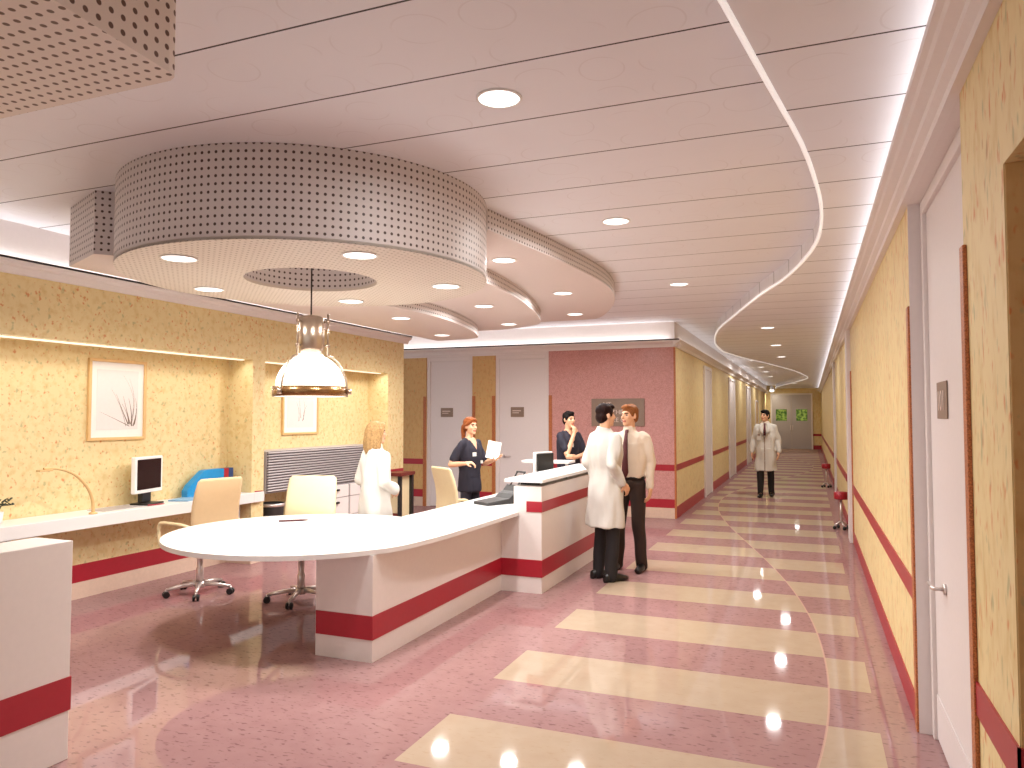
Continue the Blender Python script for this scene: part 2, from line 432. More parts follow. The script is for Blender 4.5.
# corridor left wall
w = MB(); w.box(-2.33, XC, YB + .3, YE, 0, 2.83, 0); w.box(-2.33, XC, YB + .3, YE, 2.83, ZC, 1); w.box(XC - .012, XC, YB, YB + .3, 0, 2.83, 0); w.box(XC - .012, XC, YB, YB + .3, 2.83, ZC, 1)
struct('wall_corridor_left', w, [M['yellow'], M['plaster']])
struct('trim_10', MB().extrude([(XC, 2.785), (XC + .03, 2.785), (XC + .05, 2.83), (XC + .10, 2.86), (XC + .13, 2.885), (XC + .115, 2.89), (XC, 2.87)], 'y', YB - .16, YE), M['cornice'])
struct('trim_11', MB().box(XC - .02, XC + .008, YB - .012, YB + .04, 0, 2.78), M['orange'], bevel=.003)
DL = [(15.6, 16.75), (20.6, 22.3), (26.6, 28.4), (31, 32.6)]
b = MB(); y = YB + .05
for y0, y1 in DL + [(YE, YE)]:
    b.box(XC, XC + .006, y, y0, .77, .87); b.box(XC, XC + .006, y, y0, 0.0, .19); y = y1
struct('baseboard_corridor', b, M['red'])
# right wall with an alcove near the camera, a recessed door, a second alcove
w = MB()
for y0, y1, z0, z1 in ((-2.5, .9, 0, 2.83), (.9, 2.40, 2.36, 2.83), (2.40, 2.99, 0, 2.83), (4.48, 11.35, 0, 2.83), (11.35, 12.5, 2.32, 2.83), (12.5, 18.4, 0, 2.83), (18.4, 19.6, 2.32, 2.83), (19.6, YE, 0, 2.83)):
    w.box(XR, 1.45, y0, y1, z0, z1, 0)
w.box(.62, 1.45, 2.99, 4.48, 0, 2.83, 1)
w.box(XR, 1.45, 2.99, 4.48, 2.80, 2.83, 1)
w.box(XR, 1.6, -2.5, YE, 2.83, ZC, 1)
for y0, y1 in ((.9, 2.40), (11.35, 12.5), (18.4, 19.6)): w.box(1.4, 1.6, y0, y1, 0, 2.4, 2)
w.box(XR + .004, 1.4, 2.394, 2.40, 0, 2.36, 2); w.box(XR + .004, 1.4, 12.494, 12.50, 0, 2.32, 2); w.box(XR + .004, 1.4, 19.594, 19.6, 0, 2.32, 2)  # alcove faces in tan: the shade inside is painted as a browner colour
struct('wall_right', w, [M['yellow'], M['plaster'], M['tan']])
b = MB()
for y0, y1 in ((-2.5, .9), (2.386, 2.93), (4.56, 10.75), (11.2, 11.35), (12.5, 18.4), (19.6, YE)):
    b.box(XR - .008, XR, y0, y1, .66, .77); b.box(XR - .008, XR, y0, y1, 0, .155)
for y1 in (2.394, 12.494, 19.594): b.box(XR - .008, 1.4, y1 - .008, y1, .66, .77); b.box(XR - .008, 1.4, y1 - .008, y1, 0, .155)
struct('baseboard_right', b, M['red'])
struct('trim_12', MB().extrude([(XR, 2.80), (.475, 2.80), (.47, 2.825), (.445, 2.845), (.44, 2.865), (.405, 2.885), (.395, 2.90), (.375, 2.91), (.375, 2.94), (.393, 2.94), (.393, 2.92), (XR, 2.92)], 'y', -2.5, YE), M['cornice'])
struct('trim_13', MB().box(XR - .014, XR, 2.93, 2.99, 0, 2.25), M['orange'], bevel=.003)
struct('trim_14', MB().box(XR - .014, XR, 4.48, 4.56, 0, 2.25), M['orange'], bevel=.003)
struct('trim_18', MB().box(XR - .004, .585, 4.472, 4.4795, 0, 2.80), M['door'])
struct('trim_15', MB().box(XR - .05, XR + .02, 10.75, 11.2, 0, 2.80), M['door'], bevel=.004)
struct('trim_16', MB().box(XR - .04, XR + .02, 17.2, 17.7, 0, 2.80), M['door'], bevel=.004)
struct('trim_17', MB().box(XR - .014, XR, 10.66, 10.75, 0, 2.25), M['orange'], bevel=.003)
# end wall
w = MB(); w.box(-2.33, 1.6, YE, YE + .3, 0, ZC)
struct('wall_end', w, M['yellow'])
b = MB()
for x0, x1 in ((XC, -1.86), (.13, XR)): b.box(x0, x1, YE - .006, YE, .66, .77); b.box(x0, x1, YE - .006, YE, 0, .2)
struct('baseboard_end', b, M['red'])

# doors
def door(n, loc, width, height, rz, handle_side=1, leaf=M['door'], plates=True, hx=None, hz=.95):
    """leaf in the local xz plane, face towards local -y"""
    r = bpy.data.objects.new('door_%d' % n, None); COL.objects.link(r); r.location = loc; r.rotation_euler = (0, 0, rz); r['kind'] = 'structure'
    h = width / 2; fw = .07
    f = MB(); f.box(-h, -h + fw, -.02, .05, 0, height); f.box(h - fw, h, -.02, .05, 0, height); f.box(-h + fw, h - fw, -.02, .05, height - fw, height)
    f.build('door_frame', M['plaster'], r, .004)
    l = MB(); l.box(-h + fw, h - fw, 0, .045, .006, height - fw); l.build('door_leaf', leaf, r, .003)
    if plates:
        k = MB(); k.box(-h + fw + .02, h - fw - .02, -.006, -.001, .02, .24); k.build('kick_plate', leaf, r)
        hx = handle_side * (h - fw - .1) if hx is None else hx; g = MB()
        g.lathe([(0, 0), (.026, 0), (.026, .012), (0, .012)], (0, 0, 0), 16)
        o = g.build('door_handle', M['chrome'], r); o.rotation_euler = (PI / 2, 0, 0); o.location = (hx, -.001, hz)
        g = MB().tube([(hx, -.012, hz), (hx, -.05, hz), (hx - handle_side * .02, -.056, hz), (hx - handle_side * .13, -.056, hz)], .010, 10)
        g.build('handle_lever', M['chrome'], r)
    return r
d = door(1, (.585, 3.735, 0), 1.49, 2.80, -PI / 2, 1, hx=-.32, hz=.84)
door(2, (-6.13, YB + .04, 0), .94, 2.74, 0, 1)
door(3, (-4.705, YB + .04, 0), 1.01, 2.74, 0, -1)
for i, (y0, y1) in enumerate(DL):
    door(4 + i, (XC + .022, (y0 + y1) / 2, 0), y1 - y0, 2.70 if i != 3 else 2.3, PI / 2, 1, leaf=M['door'] if i != 3 else M['wood'], plates=False)
r = bpy.data.objects.new('door_8', None); COL.objects.link(r); r.location = (-.865, YE - .03, 0); r['kind'] = 'structure'
f = MB(); f.box(-.99, -.92, -.02, .03, 0, 2.8); f.box(.92, .99, -.02, .03, 0, 2.8); f.box(-.92, .92, -.02, .03, 2.73, 2.8); f.build('door_frame', M['plaster'], r)
for sx in (-1, 1):
    l = MB(); l.box(min(sx * .003, sx * .92), max(sx * .003, sx * .92), 0, .03, .01, 2.73); lo = l.build('door_leaf', M['lgrey'], r)
    g = MB(); g.box(sx * .48 - .26, sx * .48 + .26, -.012, -.001, 1.42, 2.0); g.build('window_pane', M['green'], lo)
    g = MB(); g.box(sx * .05 - .015, sx * .05 + .015, -.05, -.001, .95, 1.2); g.build('push_handle', M['chrome'], lo)

# ------------------------------------------------------------------ ceiling canopies
CX, CY, CR, HR = -3.37, 4.46, 1.28, .47
drum = thing('drum_canopy', 'large round perforated ceiling drum with a central hole, hanging over the reception desk', 'ceiling canopy')
N = 96; m = MB()
ring = lambda r, k: (CX + r * math.cos(2 * PI * k / N), CY + r * math.sin(2 * PI * k / N))
a0 = m.add([(*ring(CR, k), 2.65) for k in range(N)]); a1 = m.add([(*ring(CR, k), ZC) for k in range(N)])
L = 2 * PI * CR / N
for k in range(N):
    j = (k + 1) % N; m.face([a0 + k, a0 + j, a1 + j, a1 + k], 0, [(k * L, 0.024), ((k + 1) * L, .024), ((k + 1) * L, .552), (k * L, .552)], True)
m.build('drum_side', [M['perf']], drum)
m = MB(); b0 = m.add([(*ring(CR, k), 2.65) for k in range(N)]); b1 = m.add([(*ring(HR, k), 2.65) for k in range(N)])
c0 = m.add([(*ring(CR, k), 2.67) for k in range(N)]); c1 = m.add([(*ring(HR, k), 2.67) for k in range(N)])
for k in range(N):
    j = (k + 1) % N
    m.face([b0 + k, b1 + k, b1 + j, b0 + j], 0, [ring(CR, k), ring(HR, k), ring(HR, j), ring(CR, j)])
    m.face([c0 + k, c0 + j, c1 + j, c1 + k], 0, [ring(CR, k), ring(CR, j), ring(HR, j), ring(HR, k)])
    m.face([b0 + k, b0 + j, c0 + j, c0 + k], 0, [(0, 0)] * 4); m.face([b1 + j, b1 + k, c1 + k, c1 + j], 0, [(0, 0)] * 4)
m.build('drum_underside', [M['perf_bottom']], drum)
m = MB(); a0 = m.add([(*ring(HR, k), 2.67) for k in range(N)]); a1 = m.add([(*ring(HR, k), 2.95) for k in range(N)]); L = 2 * PI * HR / N
for k in range(N):
    j = (k + 1) % N; m.face([a0 + j, a0 + k, a1 + k, a1 + j], 0, [((k + 1) * L, 0), (k * L, 0), (k * L, .28), ((k + 1) * L, .28)], True)
m.face([a1 + k for k in range(N)], 0, [ring(HR, k) for k in range(N)])
m.build('drum_well', [M['perf']], drum)

def arc(p0, p1, n=14):
    """points along the drum's rim (slightly outside it) from p0 to p1, by way of the side away from the lobes"""
    a = math.atan2(p0[1] - CY, p0[0] - CX); b = math.atan2(p1[1] - CY, p1[0] - CX)
    return a, b
def rim(a, b, n=30):
    return [(CX + (CR + .004) * math.cos(math.radians(a + (b - a) * i / n)), CY + (CR + .004) * math.sin(math.radians(a + (b - a) * i / n))) for i in range(n + 1)]
can = thing('stepped_canopy', 'stepped wave shaped ceiling canopy of three perforated tiers behind the round drum', 'ceiling canopy')
def tier(name, curve, end, z0, z1, a0):
    c = [(p.x, p.y) for p in spline(curve, 10)]
    left = [(-5.05, end), (-5.05, 3.82), (-4.5, 3.58)]
    out = c + left + rim(217, a0)
    m = MB(); m.prism(out, z0, z1, 0, 1, 1, False); return m.build(name, [M['perf'], M['panel']], can)
rp = lambda a: (CX + (CR + .004) * math.cos(math.radians(a)), CY + (CR + .004) * math.sin(math.radians(a)))
tier('upper_tier', [rp(24), (-2.14, 5.45), (-2.05, 6.2), (-1.97, 7.3), (-2.03, 8.1), (-2.22, 8.9), (-2.55, 9.75), (-2.78, 10.15), (-3.0, 10.22), (-4.0, 10.22)], 10.22, 3.04, ZC - .001, 24)
tier('middle_tier', [rp(64), (-2.78, 6.2), (-2.82, 7.0), (-2.95, 7.9), (-3.16, 8.8), (-3.33, 9.3), (-3.55, 9.55), (-4.0, 9.8)], 9.85, 2.90, 3.04, 64)
tier('lower_tier', [rp(118), (-3.93, 6.2), (-3.84, 6.9), (-3.86, 7.7), (-4.02, 8.6), (-4.2, 9.2), (-4.35, 9.5), (-4.55, 9.6)], 9.65, 2.76, 2.90, 118)
near = thing('box_canopy', 'boxy perforated ceiling canopy with a rounded corner, overhead in the near top corner', 'ceiling canopy')
edge = [(-2.16, 2.015), (-2.125, 2.0), (-2.108, 1.96), (-2.06, 1.5), (-2.0, 1.0), (-1.95, .4), (-1.93, -.6), (-1.95, -1.6)]
m = MB(); m.prism(edge + [(-5.2, -1.6), (-5.2, 2.02)], 2.89, ZC - .001, 0, 1, 1); m.build('canopy_panels', [M['perf_near'], M['perf_near']], near)

# recessed round lights
LP = [  # x, y, z, label
 (-1.374, 3.256, ZC, 'large round recessed light in the planked ceiling, nearest to the camera'),
 (-1.399, 5.693, ZC, 'round recessed light in the planked ceiling beside the upper canopy tier'),
 (-1.395, 8.714, ZC, 'round recessed light in the planked ceiling past the end of the canopy'),
 (-1.406, 21.39, ZC, 'tiny recessed light down the corridor, first one past the ceiling bend'),
 (-1.406, 24.54, ZC, 'tiny recessed light down the corridor, second one past the ceiling bend'),
 (-1.406, 27.21, ZC, 'tiny recessed light down the corridor, third one past the ceiling bend'),
 (-1.406, 30.67, ZC, 'tiny recessed light down the corridor, fourth one past the ceiling bend'),
 (-.595, 12.28, ZS, 'recessed light in the lower corridor soffit, nearest of its row'),
 (-.595, 15.38, ZS, 'recessed light in the lower corridor soffit, second of its row'),
 (-.600, 18.47, ZS, 'recessed light in the lower corridor soffit, third of its row'),
 (-.583, 34.0, ZS, 'tiny recessed light in the corridor soffit nearest to the end doors'),
 (-3.657, 3.506, 2.65, 'recessed light in the drum underside, on the near side by the left rim'),
 (-2.555, 3.854, 2.65, 'recessed light in the drum underside, on the near side right of the hole'),
 (-4.336, 4.458, 2.65, 'recessed light in the drum underside, left of the hole and farther back'),
 (-3.655, 5.383, 2.65, 'recessed light in the drum underside, behind the pendant lamp cord'),
 (-2.559, 5.027, 2.65, 'recessed light in the drum underside, closest to the wavy canopy'),
 (-2.492, 6.021, 3.04, 'recessed light in the top canopy tier, right beside the drum'),
 (-2.552, 7.899, 3.04, 'recessed light in the top canopy tier, middle of its curve'),
 (-2.931, 9.597, 3.04, 'recessed light in the top canopy tier, at its far end'),
 (-3.394, 7.61, 2.90, 'recessed light in the middle canopy tier, nearer of the two'),
 (-3.749, 9.234, 2.90, 'recessed light in the middle canopy tier, farther of the two'),
 (-4.247, 7.236, 2.76, 'recessed light in the lowest canopy tier, nearer of the two'),
 (-4.625, 8.971, 2.76, 'recessed light in the lowest canopy tier, farther of the two')]
WARM = (1, .985, .965)
dl = thing('ceiling_light', LP[0][3], 'ceiling light', (*LP[0][:2], LP[0][2]), 0, 'round recessed ceiling lights')
MB().lathe([(.100, -.001), (.112, -.001), (.112, -.006), (.100, -.008)], n=32, closed=True).build('trim_ring', M['white'], dl)
MB().lathe([(0, -.003), (.100, -.003), (.100, -.001), (0, -.001)], n=32).build('light_lens', M['lamp'], dl)
for i, (x, y, z, lab) in enumerate(LP):
    o = dl if i == 0 else dup(dl, (x, y, z), 0, lab)
    area('downlight', (0, 0, -.012), (0, 0, 0), .19, .19, (6 if y < 5.5 else 8) if z < 3.1 and x < -.7 else (17 if y < 12 else 8 if x > -.7 else 2.5), WARM, 170, o, True)
# light at the far end of the corridor
sp = thing('ceiling_spotlight', 'small bright spotlight glowing by the far corridor ceiling, above the end doors', 'ceiling light', (-1.72, 38.6, 3.06))
MB().lathe([(0, .06), (.05, .06), (.09, -.02), (.10, -.10), (.09, -.10)], n=20).build('spot_housing', M['white'], sp)
MB().lathe([(0, -.09), (.09, -.095), (.12, -.17), (.07, -.22), (0, -.23)], n=20).build('light_lens', M['globe'], sp)
MB().tube([(0, 0, .06), (0, 0, ZC - 3.06)], .015).build('spot_stem', M['white'], sp)
area('end_spot', (0, 0, -.26), (math.radians(15), 0, 0), .15, .15, 18, (1, .9, .7), 170, sp, True)

# cove strips hidden behind the cornice lips, and strips in the niche heads
def strip(name, label, x0, x1, y0, y1, z0, z1):
    o = MB().box(x0, x1, y0, y1, z0, z1).build(name, M['strip']); return tag(o, label, 'strip light')
strip('strip_light', 'long thin light strip glowing along the head of the niche with the grass print', XN + .20, XN + .26, 2.0, 6.66, 2.290, 2.299)
strip('strip_light', 'shorter light strip along the head of the niche with the slatted cabinet', XN + .20, XN + .26, 6.95, 9.55, 2.290, 2.299)
area('niche_light', (XN + .22, 3.9, 2.27), (0, math.radians(-25), 0), .06, 5.4, 21, (1, .97, .88), 175)
area('niche_light', (XN + .22, 8.25, 2.27), (0, math.radians(-25), 0), .06, 2.5, 11.5, (1, .97, .88), 175)
COVE = (1, .98, .96)
area('cove_light', (XL + .042, 3.8, 2.885), (PI, 0, 0), .05, 12.4, 16, COVE)
area('cove_light', (-5.6, YB - .07, 2.885), (PI, 0, 0), 7.0, .06, 12, COVE)
area('cove_light', (.45, 18.7, 2.935), (PI, 0, 0), .06, 42, 28, COVE)
area('cove_light', (XC + .06, 26, 2.90), (PI, 0, 0), .06, 27, 12, COVE)

# ------------------------------------------------------------------ pendant lamp
pl = thing('pendant_lamp', 'industrial pendant lamp with glowing opal dome and bronze band over the round desk', 'pendant lamp', (CX, CY, 0))
MB().tube([(0, 0, 2.38), (0, 0, 2.949)], .006, 8).build('cord', M['dark'], pl)
MB().lathe([(0, 2.949), (.05, 2.949), (.05, 2.93), (.03, 2.92), (0, 2.92)], n=24).build('ceiling_rose', M['steel'], pl)
h = MB(); h.lathe([(0, 2.395), (.055, 2.39), (.095, 2.375), (.095, 2.15), (.085, 2.14), (.08, 2.12), (0, 2.12)], n=32); h.build('lamp_housing', M['steel'], pl)
for k in range(3):
    a = 2 * PI * k / 3 + .35; c, s_ = math.cos(a), math.sin(a); g = MB()
    g.tube([(.125 * c, .125 * s_, 2.40), (.125 * c, .125 * s_, 2.10)], .008, 8)
    for z in (2.345, 2.17): g.tube([(.09 * c, .09 * s_, z), (.14 * c, .14 * s_, z)], .007, 8); g.lathe([(0, z + .012), (.014, z + .012), (.014, z - .012), (0, z - .012)], (.125 * c, .125 * s_, 0), 10)
    pts = [(.125, 2.10), (.16, 2.085), (.20, 2.05), (.235, 1.99), (.258, 1.92), (.268, 1.86), (.272, 1.82)]
    g.tube([(r * c, r * s_, z) for r, z in pts], .008, 8)
    g.lathe([(0, .02), (.016, .02), (.016, -.02), (0, -.02)], (.285 * c, .285 * s_, 1.835), 10)
    g.build('cage_strut', M['steel'], pl)
dome = [(.085, 2.11)] + [(.245 * math.sin(math.radians(t)), 1.872 + .24 * math.cos(math.radians(t))) for t in range(22, 91, 8)] + [(.245, 1.86), (.235, 1.86)]
MB().lathe(dome + [(.23 * math.sin(math.radians(t)), 1.872 + .225 * math.cos(math.radians(t))) for t in range(86, 20, -8)] + [(0, 2.10)], n=48).build('glass_dome', M['globe'], pl)
MB().lathe([(.258, 1.872), (.268, 1.872), (.268, 1.80), (.258, 1.80)], n=64, closed=True).build('bronze_band', M['brass'], pl)
MB().lathe([(0, 1.802), (.257, 1.802), (.257, 1.808), (0, 1.808)], n=48).build('diffuser', M['globe'], pl)
area('pendant_down', (0, 0, 1.79), (0, 0, 0),   .46, .46, 4, (1, .97, .93), 165, pl, True)

# ------------------------------------------------------------------ reception counter
rc = thing('reception_counter', 'long white reception counter with red bands and a high transaction section', 'counter')
m = MB(); m.prism([(-2.76, 4.35), (-2.76, 6.6), (-3.22, 6.6), (-3.22, 4.35)], 0, .715); m.build('low_front', M['counter'], rc)
m = MB(); m.prism([(-2.35, 6.6), (-2.35, 9.0), (-2.76, 9.0), (-2.76, 6.6)], 0, .715); m.build('high_front', M['counter'], rc)
MB().box(-2.63, -2.35, 6.6, 9.0, .7151, .995).build('high_upper', M['counter'], rc)
m = MB()
e = .005
m.prism([(-2.76 + e, 4.35 - e), (-2.76 + e, 6.6 - e), (-2.35 + e, 6.6 - e), (-2.35 + e, 9.0), (-2.36, 9.0), (-2.36, 6.61), (-2.77, 6.61), (-2.77, 4.36), (-3.215, 4.36), (-3.215, 4.35 - e)], .15, .31)
m.prism([(-2.35 + e, 6.6 - e), (-2.35 + e, 9.0), (-2.36, 9.0), (-2.36, 6.61), (-2.50, 6.61), (-2.50, 6.6 - e)], .756, .855)
m.build('red_band', M['red'], rc)
# desk top with the round end
circ = [(-3.70 + 1.06 * math.cos(math.radians(a)), 4.87 + 1.04 * math.sin(math.radians(a))) for a in range(75, 330, 6)]
edge = [(p.x, p.y) for p in spline([circ[-1], (-2.68, 4.55), (-2.615, 5.0), (-2.59, 5.6), (-2.575, 6.592)], 8)]
outl = edge[1:] + [(-2.634, 6.592), (-2.634, 9.4), (-3.42, 9.4), (-3.42, 6.3), (-3.44, 5.95)] + circ
m = MB(); m.prism(outl, .718, .752); tag(m.build('worktop', M['top'], bevel=.008), 'white worktop with a big round end lying on the reception counter', 'worktop')
m = MB(); m.prism([(-2.33, 6.58), (-2.33, 9.02), (-2.72, 9.02), (-2.72, 6.58)], 1.032, 1.062); m.build('transaction_top', M['top'], rc, bevel=.005)
for y in (6.75, 7.6, 8.6): MB().box(-2.62, -2.42, y, y + .03, .995, 1.032).build('top_bracket', M['dark'], rc)
m = MB(); m.box(-3.42, -2.77, 9.1, 9.4, 0, .718); m.build('end_panel', M['counter'], rc)

ws = thing('raised_shelf', 'white raised shelf on twin steel posts, standing on the far part of the counter desk', 'shelf', (-3.05, 8.95, .753))
MB().box(-.36, .27, -.14, .14, .315, .345).build('shelf_board', M['top'], ws, bevel=.004)
for x in (-.24, -.12, .2):
    MB().lathe([(0, .315), (.018, .315), (.018, .008), (.035, .006), (.035, 0), (0, 0)], (x, 0, 0), 16).build('post', M['chrome'], ws)

# left run: side panel near the camera
sp_ = thing('counter_end_panel', 'tall white counter block with a red band, cut off by the near left edge', 'counter')
MB().box(-3.63, -3.365, .2, 2.605, 0, 1.05).build('panel_body', M['counter'], sp_, bevel=.004)
MB().prism([(-3.36, .2), (-3.36, 2.61), (-3.635, 2.61), (-3.635, .2)], .235, .395).build('red_band', M['red'], sp_)

# wall desk in the niche
wd = thing('wall_desk', 'white wall hung desk slab running along the lit niche', 'desk')
MB().box(XN + .008, -5.80, -1.5, 6.690, .69, .80).build('desk_slab', M['top'], wd, bevel=.004)
for y in (1.5, 4.0, 6.55): MB().box(XN + .008, -5.9, y, y + .03, .52, .69).build('wall_bracket', M['lgrey'], wd)
MB().box(XL + .008, -5.80, 6.69, 6.86, .69, .80).build('desk_end', M['top'], wd, bevel=.004)

# ------------------------------------------------------------------ things on the wall desk
mo = thing('computer_monitor', 'white framed flat monitor with a black screen on the wall desk', 'monitor', (-6.03, 5.44, .80), math.radians(104))
b_ = MB(); b_.box(-.215, .215, -.022, .022, .115, .465); b_.build('bezel', M['white'], mo, bevel=.006)
MB().box(-.185, .185, -.026, -.0225, .15, .44).build('screen', M['screen'], mo)
MB().box(-.07, .07, .0, .05, .02, .13).build('neck', M['black'], mo, bevel=.005)
MB().box(-.13, .13, -.10, .09, 0, .018).build('stand_base', M['black'], mo, bevel=.005)
mo2 = thing('computer_monitor', 'black backed monitor turned away on the counter desk near the raised shelf', 'monitor', (-2.90, 8.2, .753), math.radians(-107))
MB().box(-.17, .17, -.02, .015, .16, .49).build('bezel', M['white'], mo2, bevel=.006)
MB().box(-.15, .15, .0155, .05, .175, .475).build('back_shell', M['black'], mo2, bevel=.012)
MB().box(-.05, .05, .015, .06, .015, .2).build('neck', M['black'], mo2, bevel=.005)
MB().box(-.12, .12, -.08, .12, 0, .016).build('stand_base', M['black'], mo2, bevel=.005)

mf = thing('magazine_file', 'blue folder stand with red and navy stripes on the wall desk', 'file holder')
sil = [(5.96, .802), (5.96, .875), (6.0, .93), (6.19, 1.07), (6.24, 1.08), (6.48, 1.08), (6.48, .945), (6.33, .94), (6.24, .915), (6.20, .88), (6.20, .802)]
m = MB(); m.extrude([(y, z) for y, z in sil], 'x', -6.12, -6.04); m.build('file_body', M['blue'], mf, bevel=.002)
MB().box(-6.12, -6.04, 6.48, 6.55, .945, 1.08).build('red_stripe', M['red'], mf)
MB().box(-6.12, -6.04, 6.55, 6.62, .945, 1.08).build('navy_stripe', M['navy'], mf)
MB().box(-6.119, -6.041, 6.52, 6.62, .802, .945).build('file_foot', M['navy'], mf)
def sheet(name, label, cat, c, rz, w, l, mat, th=.006):
    o = MB().box(-w / 2, w / 2, -l / 2, l / 2, 0, th).build(name, mat); o.location = c; o.rotation_euler = (0, 0, rz); return tag(o, label, cat)
sheet('paper_stack', 'pale blue papers lying on the wall desk before the blue folder stand', 'papers', (-5.96, 5.86, .801), .3, .21, .30, M['paleblue'], .012)
sheet('paper_sheet', 'grey sheet of paper lying on the wall desk left of the white monitor', 'papers', (-6.02, 5.08, .801), .05, .22, .42, M['lgrey'], .004)
def pen(label, a, b, mat, r=.006):
    o = MB().tube([a, Vector(a).lerp(Vector(b), .8), b], [r, r, r * .5], 8); MBo = o.build('pen', mat); return tag(MBo, label, 'pen')
pen('red pen lying on the wall desk in front of the monitor', (-5.88, 5.32, .807), (-5.86, 5.50, .807), M['red'])
pen('dark red pen lying alone on the round desk end', (-4.24, 5.20, .760), (-4.06, 5.36, .760), M['tie'], .008)
pen('small red pencil on the desk corner beside the wall pier', (-5.835, 6.74, .807), (-5.81, 6.85, .807), M['red'])
la = thing('arched_lamp', 'slender arched wooden lamp arm rising from the wall desk', 'lamp')
pts = spline([(-5.86, 4.72, .815), (-5.865, 4.715, .92), (-5.87, 4.67, 1.03), (-5.88, 4.585, 1.13), (-5.89, 4.50, 1.185), (-5.90, 4.40, 1.215), (-5.91, 4.29, 1.222)], 6)
MB().tube(pts, [.015 - .006 * i / len(pts) for i in range(len(pts))], 10).build('lamp_arm', M['wood'], la)
MB().lathe([(0, 0), (.035, 0), (.035, .010), (.018, .018), (0, .018)], (-5.86, 4.72, .801), 20).build('lamp_foot', M['wood'], la)
MB().box(-5.935, -5.885, 4.24, 4.36, 1.200, 1.214).build('lamp_head', M['wood'], la, bevel=.004)
po = thing('potted_plant', 'dark sprigs of a potted plant on the wall desk, cut by the left edge', 'plant', (-6.05, 4.00, .801))
MB().lathe([(0, 0), (.045, 0), (.055, .09), (.05, .09), (.045, .08), (0, .08)], n=24).build('pot', M['white'], po)
for k in range(9):
    a = k * 2.4; L_ = .10 + .02 * (k % 3); g = MB()
    st = [(.01 * math.cos(a), .01 * math.sin(a), .08), (.04 * math.cos(a), .04 * math.sin(a), .14), (L_ * math.cos(a), L_ * math.sin(a), .15 + .012 * (k % 4))]
    g.tube(st, [.004, .003, .002], 6)
    for q in (.5, .75, 1.0):
        p = Vector(st[1]).lerp(Vector(st[2]), q); g.ell(p + Vector((0, 0, .008)), (.022, .011, .005), Matrix.Rotation(a + q * 2, 3, 'Z') @ Matrix.Rotation(.5, 3, 'Y'), 8, 6)
    g.build('sprig', M['leaf'], po)

def picture(label, y0, y1, z0, z1, blades):
    r = thing('framed_print', label, 'picture', (XN, (y0 + y1) / 2, (z0 + z1) / 2))
    h, v = (y1 - y0) / 2, (z1 - z0) / 2; fw = .028
    f = MB(); f.box(.001, .03, -h, -h + fw, -v, v); f.box(.001, .03, h - fw, h, -v, v); f.box(.001, .03, -h + fw, h - fw, v - fw, v); f.box(.001, .03, -h + fw, h - fw, -v, -v + fw)
    f.build('picture_frame', M['wood'], r, .003)
    MB().box(.002, .014, -h + fw, h - fw, -v + fw, v - fw).build('mat_board', M['paper'], r)
    pr = MB().box(.0145, .016, -h * .72, h * .72, -v * .74, v * .74).build('print_sheet', M['palepaper'], r)
    g = MB()
    for base, tip, bend, wd_ in blades:
        P = [(.017, base[0] * h + (tip[0] - base[0]) * h * t + bend * h * math.sin(PI * t * .8), base[1] * v + (tip[1] - base[1]) * v * t) for t in [i / 10 for i in range(11)]]
        g.tube(P, [wd_ * (1 - .85 * i / 10) for i in range(11)], 6, flat=1)
    for i, p in enumerate(g.v): g.v[i] = (.0162 + (p[0] - .017) * .05, p[1], p[2])
    g.build('drawn_blades', M['grassink'], pr)
M['grassink'] = plain('sepia_ink', (122, 104, 88), .7)
picture('large framed print of dark grass blades on the yellow niche wall', 4.90, 5.54, 1.43, 2.20,
    [((.38, -.62), (-.05, .15), -.02, .007), ((.45, -.62), (.18, .10), 0, .006), ((.50, -.66), (.34, .05), .06, .008), ((.55, -.66), (.55, .05), .12, .007), ((.42, -.66), (-.62, -.30), .02, .004), ((.5, -.6), (.28, .55), .2, .0035), ((.46, -.6), (-.02, .62), .35, .003), ((.6, -.62), (.62, -.2), .05, .005), ((.40, -.6), (.10, -.10), .08, .006), ((.3, -.66), (-.3, .28), .1, .003)])
picture('smaller framed print with faint sprigs, half hidden behind the pendant lamp', 7.62, 8.36, 1.42, 2.12,
    [((-.1, -.5), (-.3, .2), .1, .005), ((.1, -.5), (.05, .3), .15, .005), ((.15, -.45), (.4, .1), -.1, .004), ((0, -.4), (-.1, .4), 0, .004)])

# slatted cabinet, drawers, bin
tc = thing('tambour_cabinet', 'grey cabinet with a slatted tambour front in the second niche', 'cabinet')
MB().box(XN + .01, -5.84, 6.93, 9.30, .76, 1.25).build('cabinet_body', M['lgrey'], tc, bevel=.003)
m = MB()
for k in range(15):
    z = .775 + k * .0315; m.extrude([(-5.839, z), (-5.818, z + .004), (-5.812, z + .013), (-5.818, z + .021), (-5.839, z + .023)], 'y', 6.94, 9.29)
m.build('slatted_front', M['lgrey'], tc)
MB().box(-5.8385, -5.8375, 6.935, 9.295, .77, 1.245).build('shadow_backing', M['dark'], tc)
def drawer_unit(y0, y1, label):
    r = thing('drawer_unit', label, 'drawer unit', group='drawer units under the slatted cabinet')
    MB().box(XN + .01, -5.79, y0, y1, 0.01, .755).build('carcass', M['lgrey'], r, .003)
    for z0, z1 in ((.03, .33), (.34, .58), (.59, .745)):
        d_ = MB().box(-5.789, -5.772, y0 + .01, y1 - .01, z0, z1).build('drawer', M['counter'], r, .003)
        MB().box(-5.771, -5.745, (y0 + y1) / 2 - .13, (y0 + y1) / 2 + .13, z1 - .07, z1 - .045).build('handle', M['black'], d_, .004)
drawer_unit(7.75, 8.50, 'white drawer unit with black handles, between the cream chair and the blond woman')
drawer_unit(8.52, 9.28, 'white drawer unit with black handles, behind the blond woman in white')
